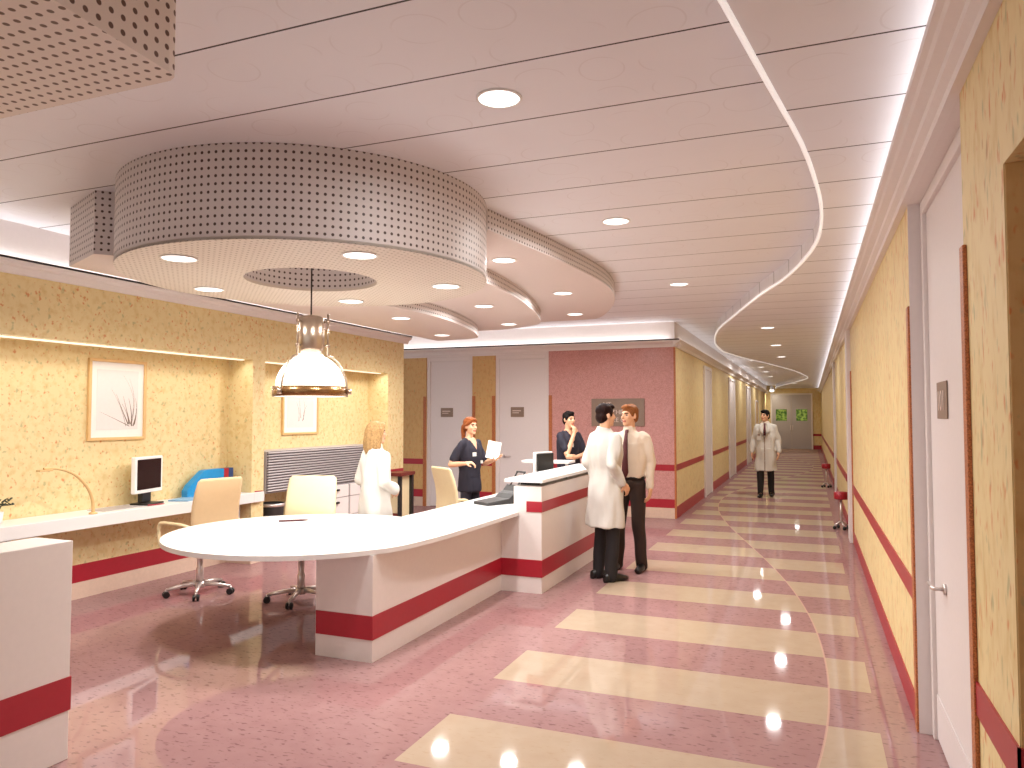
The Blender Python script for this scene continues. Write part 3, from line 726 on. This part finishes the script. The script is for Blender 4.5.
MB_b = thing('waste_bin', 'grey round bin under the slatted cabinet beside the wall pier', 'bin', (-5.90, 7.12, 0))
MB().lathe([(0, .005), (.11, .005), (.13, .62), (.135, .64), (.122, .64), (.115, .05), (0, .05)], n=28).build('bin_body', M['grey'], MB_b)
MB().lathe([(.134, .60), (.141, .60), (.141, .635), (.134, .635)], n=28, closed=True).build('bin_rim', M['chrome'], MB_b)
dc = thing('side_cabinet', 'dark framed cream side cabinet with a mahogany top by the wall end', 'cabinet', (-5.68, 9.66, 0))
for x in (-.11, .11):
    for y in (-.17, .17): MB().box(x - .025, x + .025, y - .025, y + .025, 0, .78).build('leg', M['black'], dc, .003)
MB().box(-.15, .15, -.21, .21, .781, .83).build('cabinet_top', M['darkwood'], dc, .004)
MB().box(-.084, .084, -.165, .165, .10, .78).build('cabinet_body', M['cream'], dc)
MB().box(-.084, .084, -.180, -.166, .10, .24).build('red_plinth', M['darkwood'], dc)

# phone console on the counter
ph = thing('desk_phone', 'grey desk phone console with a raised angled frame on the counter', 'phone', (-3.02, 7.16, .753), math.radians(-28))
MB().extrude([(-.24, 0), (.20, 0), (.20, .10), (.10, .10), (.04, .055), (-.24, .03)], 'x', -.12, .12).build('phone_base', M['grey'], ph, .005)
MB().extrude([(.11, .101), (.195, .101), (.235, .17), (.21, .18), (.15, .12)], 'x', -.12, .12).build('phone_cradle', M['grey'], ph, .004)
for x in (-.06, .06): MB().tube([(x, .20, .16), (x, .30, .30), (x, .305, .31)], .009, 8).build('frame_rail', M['grey'], ph)
MB().tube([(-.069, .305, .31), (.069, .305, .31)], .009, 8).build('frame_rail', M['grey'], ph)

# ------------------------------------------------------------------ office chairs
def make_chair(name, label, lea, loc, rz):
    """faces local +y"""
    r = thing(name, label, 'chair', loc, rz, 'swivel chairs around the reception desk')
    ring = lambda z, y, hw, th, n=16: [(hw * math.copysign(abs(math.cos(2 * PI * k / n)) ** .45, math.cos(2 * PI * k / n)), y + th * math.copysign(abs(math.sin(2 * PI * k / n)) ** .6, math.sin(2 * PI * k / n)), z) for k in range(n)]
    sb = [(.46, -.215, .20, .022), (.50, -.235, .225, .026), (.60, -.245, .235, .027), (.72, -.235, .24, .026), (.85, -.25, .24, .024), (.98, -.285, .235, .022), (1.07, -.315, .225, .020), (1.095, -.325, .20, .014)]
    MB().loft([ring(z, y, hw, th) for z, y, hw, th in sb]).build('backrest', lea, r)
    se = MB(); rows = []
    for z, k in ((.425, .9), (.435, 1), (.475, 1), (.49, .92)):
        rows.append([(.245 * k * math.copysign(abs(math.cos(a)) ** .5, math.cos(a)), .015 + .245 * k * math.copysign(abs(math.sin(a)) ** .5, math.sin(a)), z) for a in [2 * PI * i / 24 for i in range(24)]])
    se.loft(rows); se.build('seat', lea, r)
    for sx in (-1, 1):
        a = [(sx * .23, .16, .44), (sx * .285, .18, .47), (sx * .295, .20, .56), (sx * .295, .20, .64), (sx * .29, .16, .675), (sx * .285, 0, .68), (sx * .275, -.16, .68), (sx * .25, -.235, .66)]
        MB().tube([tuple(p) for p in spline(a, 5)], .017, 10).build('armrest', M['cream'], r)
    MB().lathe([(0, .424), (.07, .424), (.07, .41), (.03, .39), (.026, .25), (.034, .24), (.034, .09), (0, .09)], n=20).build('gas_post', M['chrome'], r)
    ba = MB(); ba.lathe([(0, .115), (.05, .115), (.055, .085), (.045, .065), (0, .065)], n=20)
    for k in range(5):
        c, s_ = math.cos(2 * PI * k / 5 + .3), math.sin(2 * PI * k / 5 + .3)
        ba.tube([(.03 * c, .03 * s_, .10), (.16 * c, .16 * s_, .092), (.29 * c, .29 * s_, .072)], [.024, .019, .014], 8)
    ba.build('star_base', M['chrome'], r)
    for k in range(5):
        a = 2 * PI * k / 5 + .3; c, s_ = math.cos(a), math.sin(a); g = MB()
        ax = Vector((-s_, c, 0)); ce = Vector((.29 * c, .29 * s_, .030)); n = 16
        for off in (-.018, .018):
            rows = []
            for t_, rr in ((-.011, .024), (-.008, .030), (.008, .030), (.011, .024)):
                o_ = ce + ax * (off + t_); rows.append([o_ + Vector((c, s_, 0)) * rr * math.cos(2 * PI * i / n) + Vector((0, 0, 1)) * rr * math.sin(2 * PI * i / n) for i in range(n)])
            g.loft(rows)
        w_ = g.build('caster', M['black'], r)
        MB().tube([tuple(ce + Vector((0, 0, .045))), tuple(ce)], .010, 8).build('caster_stem', M['chrome'], w_)
    return r
rz = lambda fx, fy: math.atan2(-fx, fy)
make_chair('swivel_chair', 'tan high backed swivel chair drawn up to the wall desk', M['tanleather'], (-5.32, 5.42, 0), rz(-.95, .25))
make_chair('swivel_chair', 'cream swivel chair tucked against the round desk before the slatted cabinet', M['cream'], (-4.27, 5.55, 0), rz(.33, -.94))
make_chair('swivel_chair', 'cream swivel chair behind the counter beside the nurse in navy scrubs', M['cream'], (-3.62, 7.62, 0), rz(.55, .8))

# ------------------------------------------------------------------ signs
def text(body, size, name, mat, parent, loc, rot, sx=1.0):
    cu = bpy.data.curves.new(name, 'FONT'); cu.body = body; cu.size = size; cu.extrude = .001; cu.align_x = 'LEFT'
    tmp = bpy.data.objects.new(name, cu); COL.objects.link(tmp)
    dg = bpy.context.evaluated_depsgraph_get(); me = bpy.data.meshes.new_from_object(tmp.evaluated_get(dg))
    bpy.data.objects.remove(tmp); me.materials.clear(); me.materials.append(mat)
    o = bpy.data.objects.new(name, me); COL.objects.link(o); o.parent = parent; o.location = loc; o.rotation_euler = rot; o.scale = (sx, 1, 1)
    return o
sg = thing('direction_sign', 'taupe directory sign with pale lettering on the pink stone wall', 'sign', (-3.43, YB, 1.49))
MB().box(0, .90, -.024, -.001, 0, .46).build('sign_panel', M['sign'], sg, .003)
text('NT', .105, 'lettering', M['letter'], sg, (.20, -.026, .33), (PI / 2, 0, 0))
text('NE THE', .105, 'lettering', M['letter'], sg, (.19, -.026, .20), (PI / 2, 0, 0))
text('MMEE C', .105, 'lettering', M['letter'], sg, (.20, -.026, .07), (PI / 2, 0, 0))
def room_sign(label, loc, rz_, w, h, num=None):
    r = thing('room_sign', label, 'sign', loc, rz_, 'room number plates')
    MB().box(-w / 2, w / 2, -.006, -.001, -h / 2, h / 2).build('sign_plate', M['sign'], r, .002)
    if num: text(num, .135, 'lettering', M['letter'], r, (-.118, -.0075, -.048), (PI / 2, 0, 0))
    else:
        MB().box(-.09, .07, -.008, -.0062, .015, .03).build('lettering', M['letter'], r); MB().box(-.09, .03, -.008, -.0062, -.02, -.008).build('lettering', M['letter'], r)
    return r
room_sign('taupe room number plate on the white door in the nearest wall', (.584, 4.01, 1.735), -PI / 2, .28, .175, '101')
room_sign('small taupe plate on the back door behind the nurse', (-6.19, YB + .039, 1.725), 0, .25, .165)
room_sign('small taupe plate on the back door next to the pink stone wall', (-4.80, YB + .039, 1.73), 0, .25, .175)

# stools in the corridor
def stool(loc, label):
    r = thing('wheeled_stool', label, 'stool', loc, 0, 'wheeled stools along the corridor wall')
    MB().lathe([(0, .55), (.085, .55), (.095, .54), (.095, .45), (.085, .44), (0, .44)], n=24).build('seat', M['red'], r)
    MB().lathe([(0, .44), (.018, .44), (.018, .10), (0, .10)], n=14).build('post', M['chrome'], r)
    for k in range(4):
        a = k * PI / 2 + .4; MB().tube([(0, 0, .12), (.10 * math.cos(a), .10 * math.sin(a), .06)], .012, 8).build('leg', M['chrome'], r)
        MB().ell((.10 * math.cos(a), .10 * math.sin(a), .028), (.027, .027, .027), None, 12, 8).build('caster', M['black'], r)
    return r
stool((.40, 11.95, 0), 'red wheeled stool against the corridor wall just past the white pilaster')
stool((.33, 18.8, 0), 'distant red wheeled stool farther along the same corridor wall')

# ------------------------------------------------------------------ people
def fuse(mb, name, mats, voxel, parent, smooth=4, paint=None, fold=0, fseed=0, fscale=9.0):
    me = mb.mesh(name + '_raw', [mats[0]]); tmp = bpy.data.objects.new(name + '_raw', me); COL.objects.link(tmp)
    md = tmp.modifiers.new('r', 'REMESH'); md.mode = 'VOXEL'; md.voxel_size = voxel
    if smooth: sm = tmp.modifiers.new('s', 'SMOOTH'); sm.factor = .5; sm.iterations = smooth
    dg = bpy.context.evaluated_depsgraph_get(); out = bpy.data.meshes.new_from_object(tmp.evaluated_get(dg))
    bpy.data.objects.remove(tmp); bpy.data.meshes.remove(me)
    out.name = name; out.materials.clear()
    for m_ in mats: out.materials.append(m_)
    if fold:
        nr = [v.normal.copy() for v in out.vertices]
        for v, n_ in zip(out.vertices, nr):
            p = Vector((v.co.x * fscale, v.co.y * fscale, v.co.z * fscale * .38 + fseed)); v.co += n_ * fold * (.08 + .8 * noise.noise(p)) * (.25 if (v.co.y > .05 and abs(v.co.x) < .11 and v.co.z > 1.0) else 1)
    for p in out.polygons:
        p.use_smooth = True; p.material_index = paint(p.center) if paint else 0
    o = bpy.data.objects.new(name, out); COL.objects.link(o); o.parent = parent
    return o

def ering(c, rx, ry, n=20, sq=.8):
    return [(c[0] + rx * math.copysign(abs(math.cos(2 * PI * k / n)) ** sq, math.cos(2 * PI * k / n)), c[1] + ry * math.copysign(abs(math.sin(2 * PI * k / n)) ** sq, math.sin(2 * PI * k / n)), c[2]) for k in range(n)]

def hand(mb, wrist, d, palm, curl=.5, k=1.0):
    """five-fingered hand; d = direction of the fingers, palm = palm normal, side = towards the thumb"""
    d = Vector(d).normalized(); palm = Vector(palm); palm = (palm - d * palm.dot(d)).normalized(); side = d.cross(palm)
    def mk(side):
        w = Vector(wrist); rot = Matrix((side, palm, d)).transposed()
        mb.limb([w - d * .02, w + d * .03], [.026 * k, .027 * k])
        mb.ell(w + d * .052 * k, (.041 * k, .017 * k, .052 * k), rot)
        for i, (off, L) in enumerate(((.030, .92), (.010, 1.0), (-.010, .94), (-.029, .76))):
            p = w + d * (.092 - .006 * abs(i - 1)) * k + side * off * k; pts = [p]; a = curl * .35
            for seg in (.042, .027, .020):
                a += curl * .55; p = p + (d * math.cos(a) + palm * math.sin(a)) * seg * L * k; pts.append(p)
            mb.limb(pts, [.0095 * k, .009 * k, .0085 * k, .0075 * k], 8)
        b_ = w + d * .025 * k + side * .028 * k
        q = b_ + (d * .55 + side * .75 + palm * .35).normalized() * .042 * k
        mb.limb([b_, q, q + (d * .85 + side * .25 + palm * .4).normalized() * .032 * k], [.0135 * k, .011 * k, .009 * k], 8)
    return mk, side

def person(label, loc, face, H=1.80, fem=False, skin='skin', hair='brownhair', head_yaw=0, head_pitch=0,
           armR=None, armL=None, legR=None, legL=None, handR=None, handL=None, hairstyle='short', outfit='coat', trousers='trouser', tie=False, seed=0, tieopen=True):
    """local frame: +y is where the person faces, +x is the right-hand side"""
    k = H / 1.80; root = thing('person', label, 'person', loc, rz(*face))
    root.scale = (k, k, k)
    W = .88 if fem else 1.0
    sk = M[skin]
    shR, shL = Vector((.172 * W, 0, 1.425)), Vector((-.172 * W, 0, 1.425))
    armR = [Vector(p) for p in (armR or ((.245, -.03, 1.17), (.255, .05, .93)))]
    armL = [Vector(p) for p in (armL or ((-.245, -.03, 1.17), (-.255, .05, .93)))]
    legR = [Vector(p) for p in (legR or ((.10, .02, .50), (.105, -.02, .09)))]
    legL = [Vector(p) for p in (legL or ((-.10, .02, .50), (-.105, -.02, .09)))]
    hpR, hpL = Vector((.086 * W, 0, .93)), Vector((-.086 * W, 0, .93))
    HC = Vector((0, .015, 1.665)); HR_ = Matrix.Rotation(head_yaw, 3, 'Z') @ Matrix.Rotation(head_pitch, 3, 'X')
    hp = lambda x, y, z: HC + HR_ @ Vector((x, y, z))
    # --- body: one continuous surface
    ak = 1.0 if outfit == 'scrub' else .76
    b = MB()
    b.loft([ering((0, y, z), rx * W, ry) for z, rx, ry, y in ((.86, .11, .075, 0), (.95, .135, .085, 0), (1.08, .12, .08, .0), (1.22, .135, .088, .0), (1.36, .15, .085, -.005), (1.43, .13, .066, -.012), (1.48, .075, .056, -.014), (1.52, .056, .053, -.012))])
    b.limb([(0, -.012, 1.46), (0, -.004, 1.53), tuple(hp(0, -.012, -.06))], [.05, .054 if not fem else .046, .055 if not fem else .046])
    for s_, A in ((shR, armR), (shL, armL)):
        b.limb([s_ * .7 + Vector((0, 0, .40)), s_, (s_ + A[0]) / 2, A[0]], [.036, .042, .044 * ak, .038 * ak]); b.limb([A[0], A[0].lerp(A[1], .3), A[1]], [.037 * ak, .038 * ak, .025])
    for h_, A in ((hpR, legR), (hpL, legL)):
        b.limb([h_, h_.lerp(A[0], .5), A[0]], [.06, .054, .042]); b.limb([A[0], A[0].lerp(A[1], .3), A[1]], [.041, .042, .032])
        b.limb([A[1], A[1] + Vector((0, .10, -.055))], [.034, .025])
    # head
    fw_ = .94 if fem else 1.0
    b.ell(hp(0, -.018, .032), (.074 * fw_, .093, .083), HR_); b.ell(hp(0, .018, -.022), (.063 * fw_, .070, .088), HR_)
    b.ell(hp(0, .040, -.078), (.044 * fw_, .040, .034), HR_); b.ell(hp(0, .066, -.094), (.024, .018, .018), HR_)
    b.ell(hp(0, .071, .028), (.046, .018, .013), HR_)
    for sx in (-1, 1):
        b.ell(hp(sx * .038, .058, -.022), (.020, .020, .020), HR_)
        b.ell(hp(sx * .073 * fw_, -.012, -.008), (.010, .020, .031), HR_)
    b.limb([hp(0, .084, .014), hp(0, .102, -.020), hp(0, .098, -.030)], [.008, .0125, .011], 8)
    b.ell(hp(0, .083, -.056), (.023, .011, .006), HR_); b.ell(hp(0, .080, -.067), (.019, .011, .007), HR_)
    # hands
    for A, hspec, sgn in ((armR, handR, 1), (armL, handL, -1)):
        d_, pn, cu = hspec or (A[1] - A[0], Vector((-sgn, 0, 0)), .55)
        mk, side = hand(b, A[1], d_, pn, cu)
        mk(side if sgn < 0 else -side) if hspec is None else mk(side * (1 if sgn < 0 else -1))
    inv = HR_.inverted()
    def paint(c):
        q = inv @ (Vector(c) - HC)
        if q.y > .055 and abs(q.z - .002) < .0065 and .021 < abs(q.x) < .041: return 2
        if q.y > .055 and abs(q.z - .026) < .006 and .014 < abs(q.x) < .050: return 3
        if q.y > .062 and abs(q.z + .061) < .010 and abs(q.x) < .024: return 1
        return 0
    fuse(b, 'body', [sk, M['lip'], M['eye'], M['brow']], .0068, root, 3, paint)
    # --- hair
    h = MB(); hm = M[hair]
    h.ell(hp(0, -.024, .046), (.081 * fw_, .098, .082), HR_)
    if hairstyle == 'short':
        h.ell(hp(0, -.055, -.01), (.074, .060, .075), HR_)
        h.ell(hp(0, .035, .092), (.058, .050, .030), HR_); h.ell(hp(.012, .062, .084), (.045, .022, .020), HR_)
        for sx in (-1, 1): h.ell(hp(sx * .068, .012, .022), (.012, .028, .036), HR_)
    elif hairstyle == 'long':
        h.ell(hp(0, -.045, -.02), (.084, .075, .095), HR_)
        for i in range(9):
            a = math.radians(180 + (i - 4) * 26); x, y = .073 * math.sin(a) , -.02 + .082 * math.cos(a)
            h.limb([hp(x, y, .03), hp(x * 1.12, y * 1.08 - .008, -.06), hp(x * 1.15 + .01 * math.sin(i * 2.1), y - .018, -.15), hp(x * .95, y - .012 + .01 * math.cos(i), -.205 - .012 * (i % 3))], [.030, .029, .025, .010], 10)
        h.ell(hp(0, .05, .085), (.058, .035, .028), HR_)
        for sx in (-1, 1): h.limb([hp(sx * .05, .05, .07), hp(sx * .078, .02, .0), hp(sx * .082, 0, -.09)], [.02, .02, .018])
    else:   # pony tail
        h.ell(hp(0, -.04, .0), (.078, .066, .080), HR_); h.ell(hp(0, .045, .086), (.056, .036, .026), HR_)
        for sx in (-1, 1): h.limb([hp(sx * .045, .05, .07), hp(sx * .074, .01, .025), hp(sx * .066, -.05, .0)], [.018, .018, .02])
        h.limb([hp(0, -.10, .02), hp(0, -.135, -.01), hp(0, -.142, -.09), hp(.01, -.125, -.17), hp(.015, -.115, -.22)], [.026, .034, .034, .026, .010])
    def keep(c):
        return 0
    fuse(h, 'hair', [hm], .0065, root, 2, None, .006, seed, 38)
    # --- trousers and shoes
    t_ = MB(); t_.ell((0, 0, .95), (.158 * W, .116, .13))
    for h_, A in ((hpR, legR), (hpL, legL)):
        an = A[1] + Vector((0, 0, -.035))
        t_.limb([h_, h_.lerp(A[0], .5), A[0]], [.092 * W, .084 * W, .070 * W]); t_.limb([A[0], A[0].lerp(an, .5), an], [.070, .066, .060])
    fuse(t_, 'trousers', [M[trousers]], .011, root, 3, None, .018, seed + 3, 11)
    for A in (legR, legL):
        s_ = MB(); a = A[1]; fx = .03 if a.x > 0 else -.03
        rows = []
        for y, zc, hw, hh in ((-.085, .03, .022, .03), (-.075, .04, .036, .045), (-.02, .052, .040, .055), (.06, .045, .042, .045), (.12, .034, .046, .034), (.17, .028, .040, .027), (.20, .024, .022, .020)):
            rows.append([(a.x + fx * max(y, 0) * 2 + hw * math.cos(2 * PI * i / 14), a.y + y, max(0.001, zc + hh * math.sin(2 * PI * i / 14)) + (a.z - .09)) for i in range(14)])
        s_.loft(rows); s_.build('shoe', M['shoe'], root)
    # --- upper clothing
    c = MB()
    if outfit == 'coat':
        hem = .54
        c.loft([ering((0, y, z), rx * W, ry) for z, rx, ry, y in ((hem, .215, .160, .0), (.70, .205, .150, .0), (.85, .198, .142, .0), (1.0, .188, .132, .0), (1.12, .178, .122, .0), (1.25, .190, .128, .0), (1.37, .192, .125, -.003), (1.43, .172, .108, -.008), (1.475, .120, .088, -.012), (1.515, .078, .072, -.012))])
        for s0, A in ((shR, armR), (shL, armL)):
            wr = A[0].lerp(A[1], .93)
            c.limb([s0 * .62 + Vector((0, -.005, .56)), s0, s0.lerp(A[0], .5), A[0]], [.052, .062, .060, .055]); c.limb([A[0], A[0].lerp(wr, .5), wr], [.055, .052, .046])
        if hairstyle != 'long' or True: c.loft([ering((0, -.012, z), r_, r_ * .98) for z, r_ in ((1.49, .085), (1.515, .076), (1.545, .068))])
        def paint2(q):
            if q.y > .03 and 1.22 < q.z < 1.56 and abs(q.x) < (q.z - 1.22) * .26: return 1
            if q.y > .06 and q.z <= 1.24 and abs(q.x - .004) < .0065: return 2
            return 0
        fuse(c, 'lab_coat', [M['coat'], M['shirt'], M['sign']], .0105, root, 3, paint2, .036, seed + 7, 11)
        if tie:
            for sx in (-1, 1):
                l_ = MB(); l_.loft([[(sx * (x0 + i * w_) , y_ + .004 * i, z_) for i in (0, 1)] + [(sx * (x0 + i * w_), y_ + .012 + .004 * i, z_) for i in (1, 0)] for x0, w_, y_, z_ in ((.030, .03, .070, 1.52), (.050, .055, .108, 1.44), (.034, .075, .126, 1.36), (.006, .012, .136, 1.22))]); l_.build('lapel', M['coat'], root)
            p_ = MB().box(.07, .15, .128, .136, 1.17, 1.30); p_.build('chest_pocket', M['coat'], root, .003)
            MB().box(.085, .135, .137, .142, 1.255, 1.30).build('name_badge', M['sign'], root)
    elif outfit == 'shirt':
        c.loft([ering((0, y, z), rx * W, ry) for z, rx, ry, y in ((.985, .160, .118, .0), (1.02, .178, .128, .0), (1.10, .180, .128, .0), (1.25, .190, .125, .0), (1.37, .192, .118, -.003), (1.43, .170, .100, -.008), (1.475, .118, .082, -.012), (1.51, .074, .068, -.012))])
        for s0, A in ((shR, armR), (shL, armL)):
            wr = A[0].lerp(A[1], .95)
            c.limb([s0 * .62 + Vector((0, -.005, .56)), s0, s0.lerp(A[0], .5), A[0]], [.050, .058, .055, .050]); c.limb([A[0], A[0].lerp(wr, .5), wr], [.050, .047, .040])
        c.loft([ering((0, -.010, z), r_, r_ * .98) for z, r_ in ((1.49, .080), (1.52, .072), (1.55, .066))])
        fuse(c, 'shirt', [M['shirt']], .0105, root, 3, None, .030, seed + 7, 13)
        MB().loft([ering((0, 0, z), .166, .124, 28) for z in (.985, 1.02)]).build('belt', M['black'], root)
    else:
        c.loft([ering((0, y, z), rx * W, ry) for z, rx, ry, y in ((.80, .185, .135, .0), (.92, .185, .132, .0), (1.08, .170, .122, .0), (1.25, .190, .128 if not fem else .140, .0), (1.37, .188, .122, -.003), (1.43, .168, .10, -.008), (1.475, .115, .08, -.012), (1.505, .085, .070, -.012))])
        for s0, A in ((shR, armR), (shL, armL)):
            c.limb([s0 * .62 + Vector((0, -.005, .56)), s0, s0.lerp(A[0], .72)], [.050, .062, .064])
        def paint3(q):
            return 1 if (q.y > .02 and q.z > 1.36 and abs(q.x) < (q.z - 1.36) * .5) else 0
        fuse(c, 'scrub_top', [M['scrub'], sk], .0105, root, 3, paint3, .026, seed + 7, 12)
        MB().box(.03, .10, .136, .142, 1.27, 1.32).build('name_badge', M['paper'], root)
        if fem: MB().box(-.10, -.055, .142, .148, 1.17, 1.21).build('pocket_badge', M['paper'], root)
    if tie:
        oy = .012 if outfit == 'shirt' else .016
        tt = MB(); prof = [(1.515, .016, .066), (1.495, .020, .078), (1.47, .015, .095), (1.36, .024, .122), (1.20, .030, .138), (1.06, .036, .140), (1.02, .02, .140), (1.0, .004, .139)]
        tt.loft([[(-w_, y_ + oy, z), (w_, y_ + oy, z), (w_, y_ + oy + .008, z), (-w_, y_ + oy + .008, z)] for z, w_, y_ in (prof if outfit == 'shirt' else prof[:4] + [(1.26, .022, .128)])])
        tt.build('tie', M['tie'], root)
    return root

person('person in a long white lab coat seen from behind, talking by the counter', (-1.95, 7.42, 0), (.60, .80), 1.80, hair='brownhair', head_yaw=-.12,
       armR=((.225, -.09, 1.17), (.205, .07, .98)), armL=((-.225, -.07, 1.17), (-.205, .08, .98)), outfit='coat', seed=1)
person('person in a cream shirt and dark red tie facing the doctor by the counter', (-1.82, 7.97, 0), (-.12, -.99), 1.80, hair='sandy', head_yaw=-.42, tie=True,
       armR=((.25, -.07, 1.16), (.21, .06, .95)), armL=((-.225, -.04, 1.16), (-.235, .03, .90)), outfit='shirt', trousers='btrouser', seed=2,
       legR=((.11, .03, .50), (.14, .02, .09)), legL=((-.10, .02, .50), (-.12, -.03, .09)))
person('person with shoulder length blond hair in a white coat, back turned behind the desk', (-3.86, 6.12, 0), (.40, .9), 1.62, True, hair='blond', hairstyle='long', head_yaw=-.2,
       armR=((.225, -.05, 1.17), (.13, .15, 1.06)), armL=((-.215, -.04, 1.17), (-.12, .18, 1.06)), outfit='coat', seed=3)
nu = person('person with a ginger ponytail in navy scrubs holding white papers', (-3.90, 8.32, 0), (.90, -.25), 1.66, True, hair='ginger', hairstyle='pony', head_yaw=-.1,
       armR=((.265, -.10, 1.16), (.22, .11, 1.18)), armL=((-.225, .08, 1.16), (-.13, .31, 1.22)),
       handR=((-.45, .7, .15), (-.3, -.1, -.9), .9), handL=((.05, .9, .25), (.1, -.2, .95), .35), outfit='scrub', trousers='scrub', seed=4)
person('person in dark scrubs with one hand on the chin, standing before the pink wall', (-3.17, 10.05, 0), (.85, -.5), 1.74, hair='darkhair', head_yaw=-.05, skin='skin',
       armR=((.185, .17, 1.17), (.045, .165, 1.46)), armL=((-.235, .09, 1.15), (.08, .245, 1.13)),
       handR=((-.2, -.05, 1), (-.1, -1, 0), 1.1), handL=((1, .1, .1), (0, -1, 0), .6), outfit='scrub', trousers='scrub', seed=5)
person('person in a white lab coat and tie walking down the corridor towards the camera', (-.86, 16.15, 0), (-.04, -1), 1.80, hair='darkhair', head_yaw=-.55, tie=True,
       armR=((.235, -.03, 1.17), (.262, .03, .92)), armL=((-.235, -.03, 1.17), (-.255, .05, .92)), outfit='coat', seed=6,
       legR=((.10, .05, .50), (.10, .08, .09)), legL=((-.095, .0, .50), (-.10, -.10, .10)))
# papers held by the nurse
hp_ = MB().obox((0, 0, 0), (1, 0, 0), (0, 1, 0), (0, 0, 1), .082, .004, .11).build('paper_pad', M['paper'])
hp_.location = (-3.585, 8.33, 1.245); hp_.rotation_euler = (math.radians(-18), math.radians(12), math.radians(28))
tag(hp_, 'white sheaf of papers held up in the hand of the nurse in navy scrubs', 'papers')

# ------------------------------------------------------------------ world, camera, view
wd_ = bpy.data.worlds.new('World'); S.world = wd_; wd_.use_nodes = True
bg = wd_.node_tree.nodes['Background']; bg.inputs[0].default_value = (1, .985, .98, 1); bg.inputs[1].default_value = .85
cam = bpy.data.cameras.new('Camera'); co = bpy.data.objects.new('Camera', cam); COL.objects.link(co)
cam.sensor_width = 36; cam.lens = 742 / 1024 * 36; cam.clip_start = .05; cam.clip_end = 200
co.location = (0, 0, 1.66); co.rotation_euler = (math.radians(90 + 2.469), 0, math.radians(21.863))
S.camera = co
S.view_settings.view_transform = 'Standard'; S.view_settings.look = 'None'; S.view_settings.gamma = 1; S.view_settings.exposure = 0
S.view_settings.use_curve_mapping = False
S.cycles.use_denoising = True
S.cycles.max_bounces = 8; S.cycles.diffuse_bounces = 5; S.cycles.glossy_bounces = 4
S.cycles.sample_clamp_indirect = 6
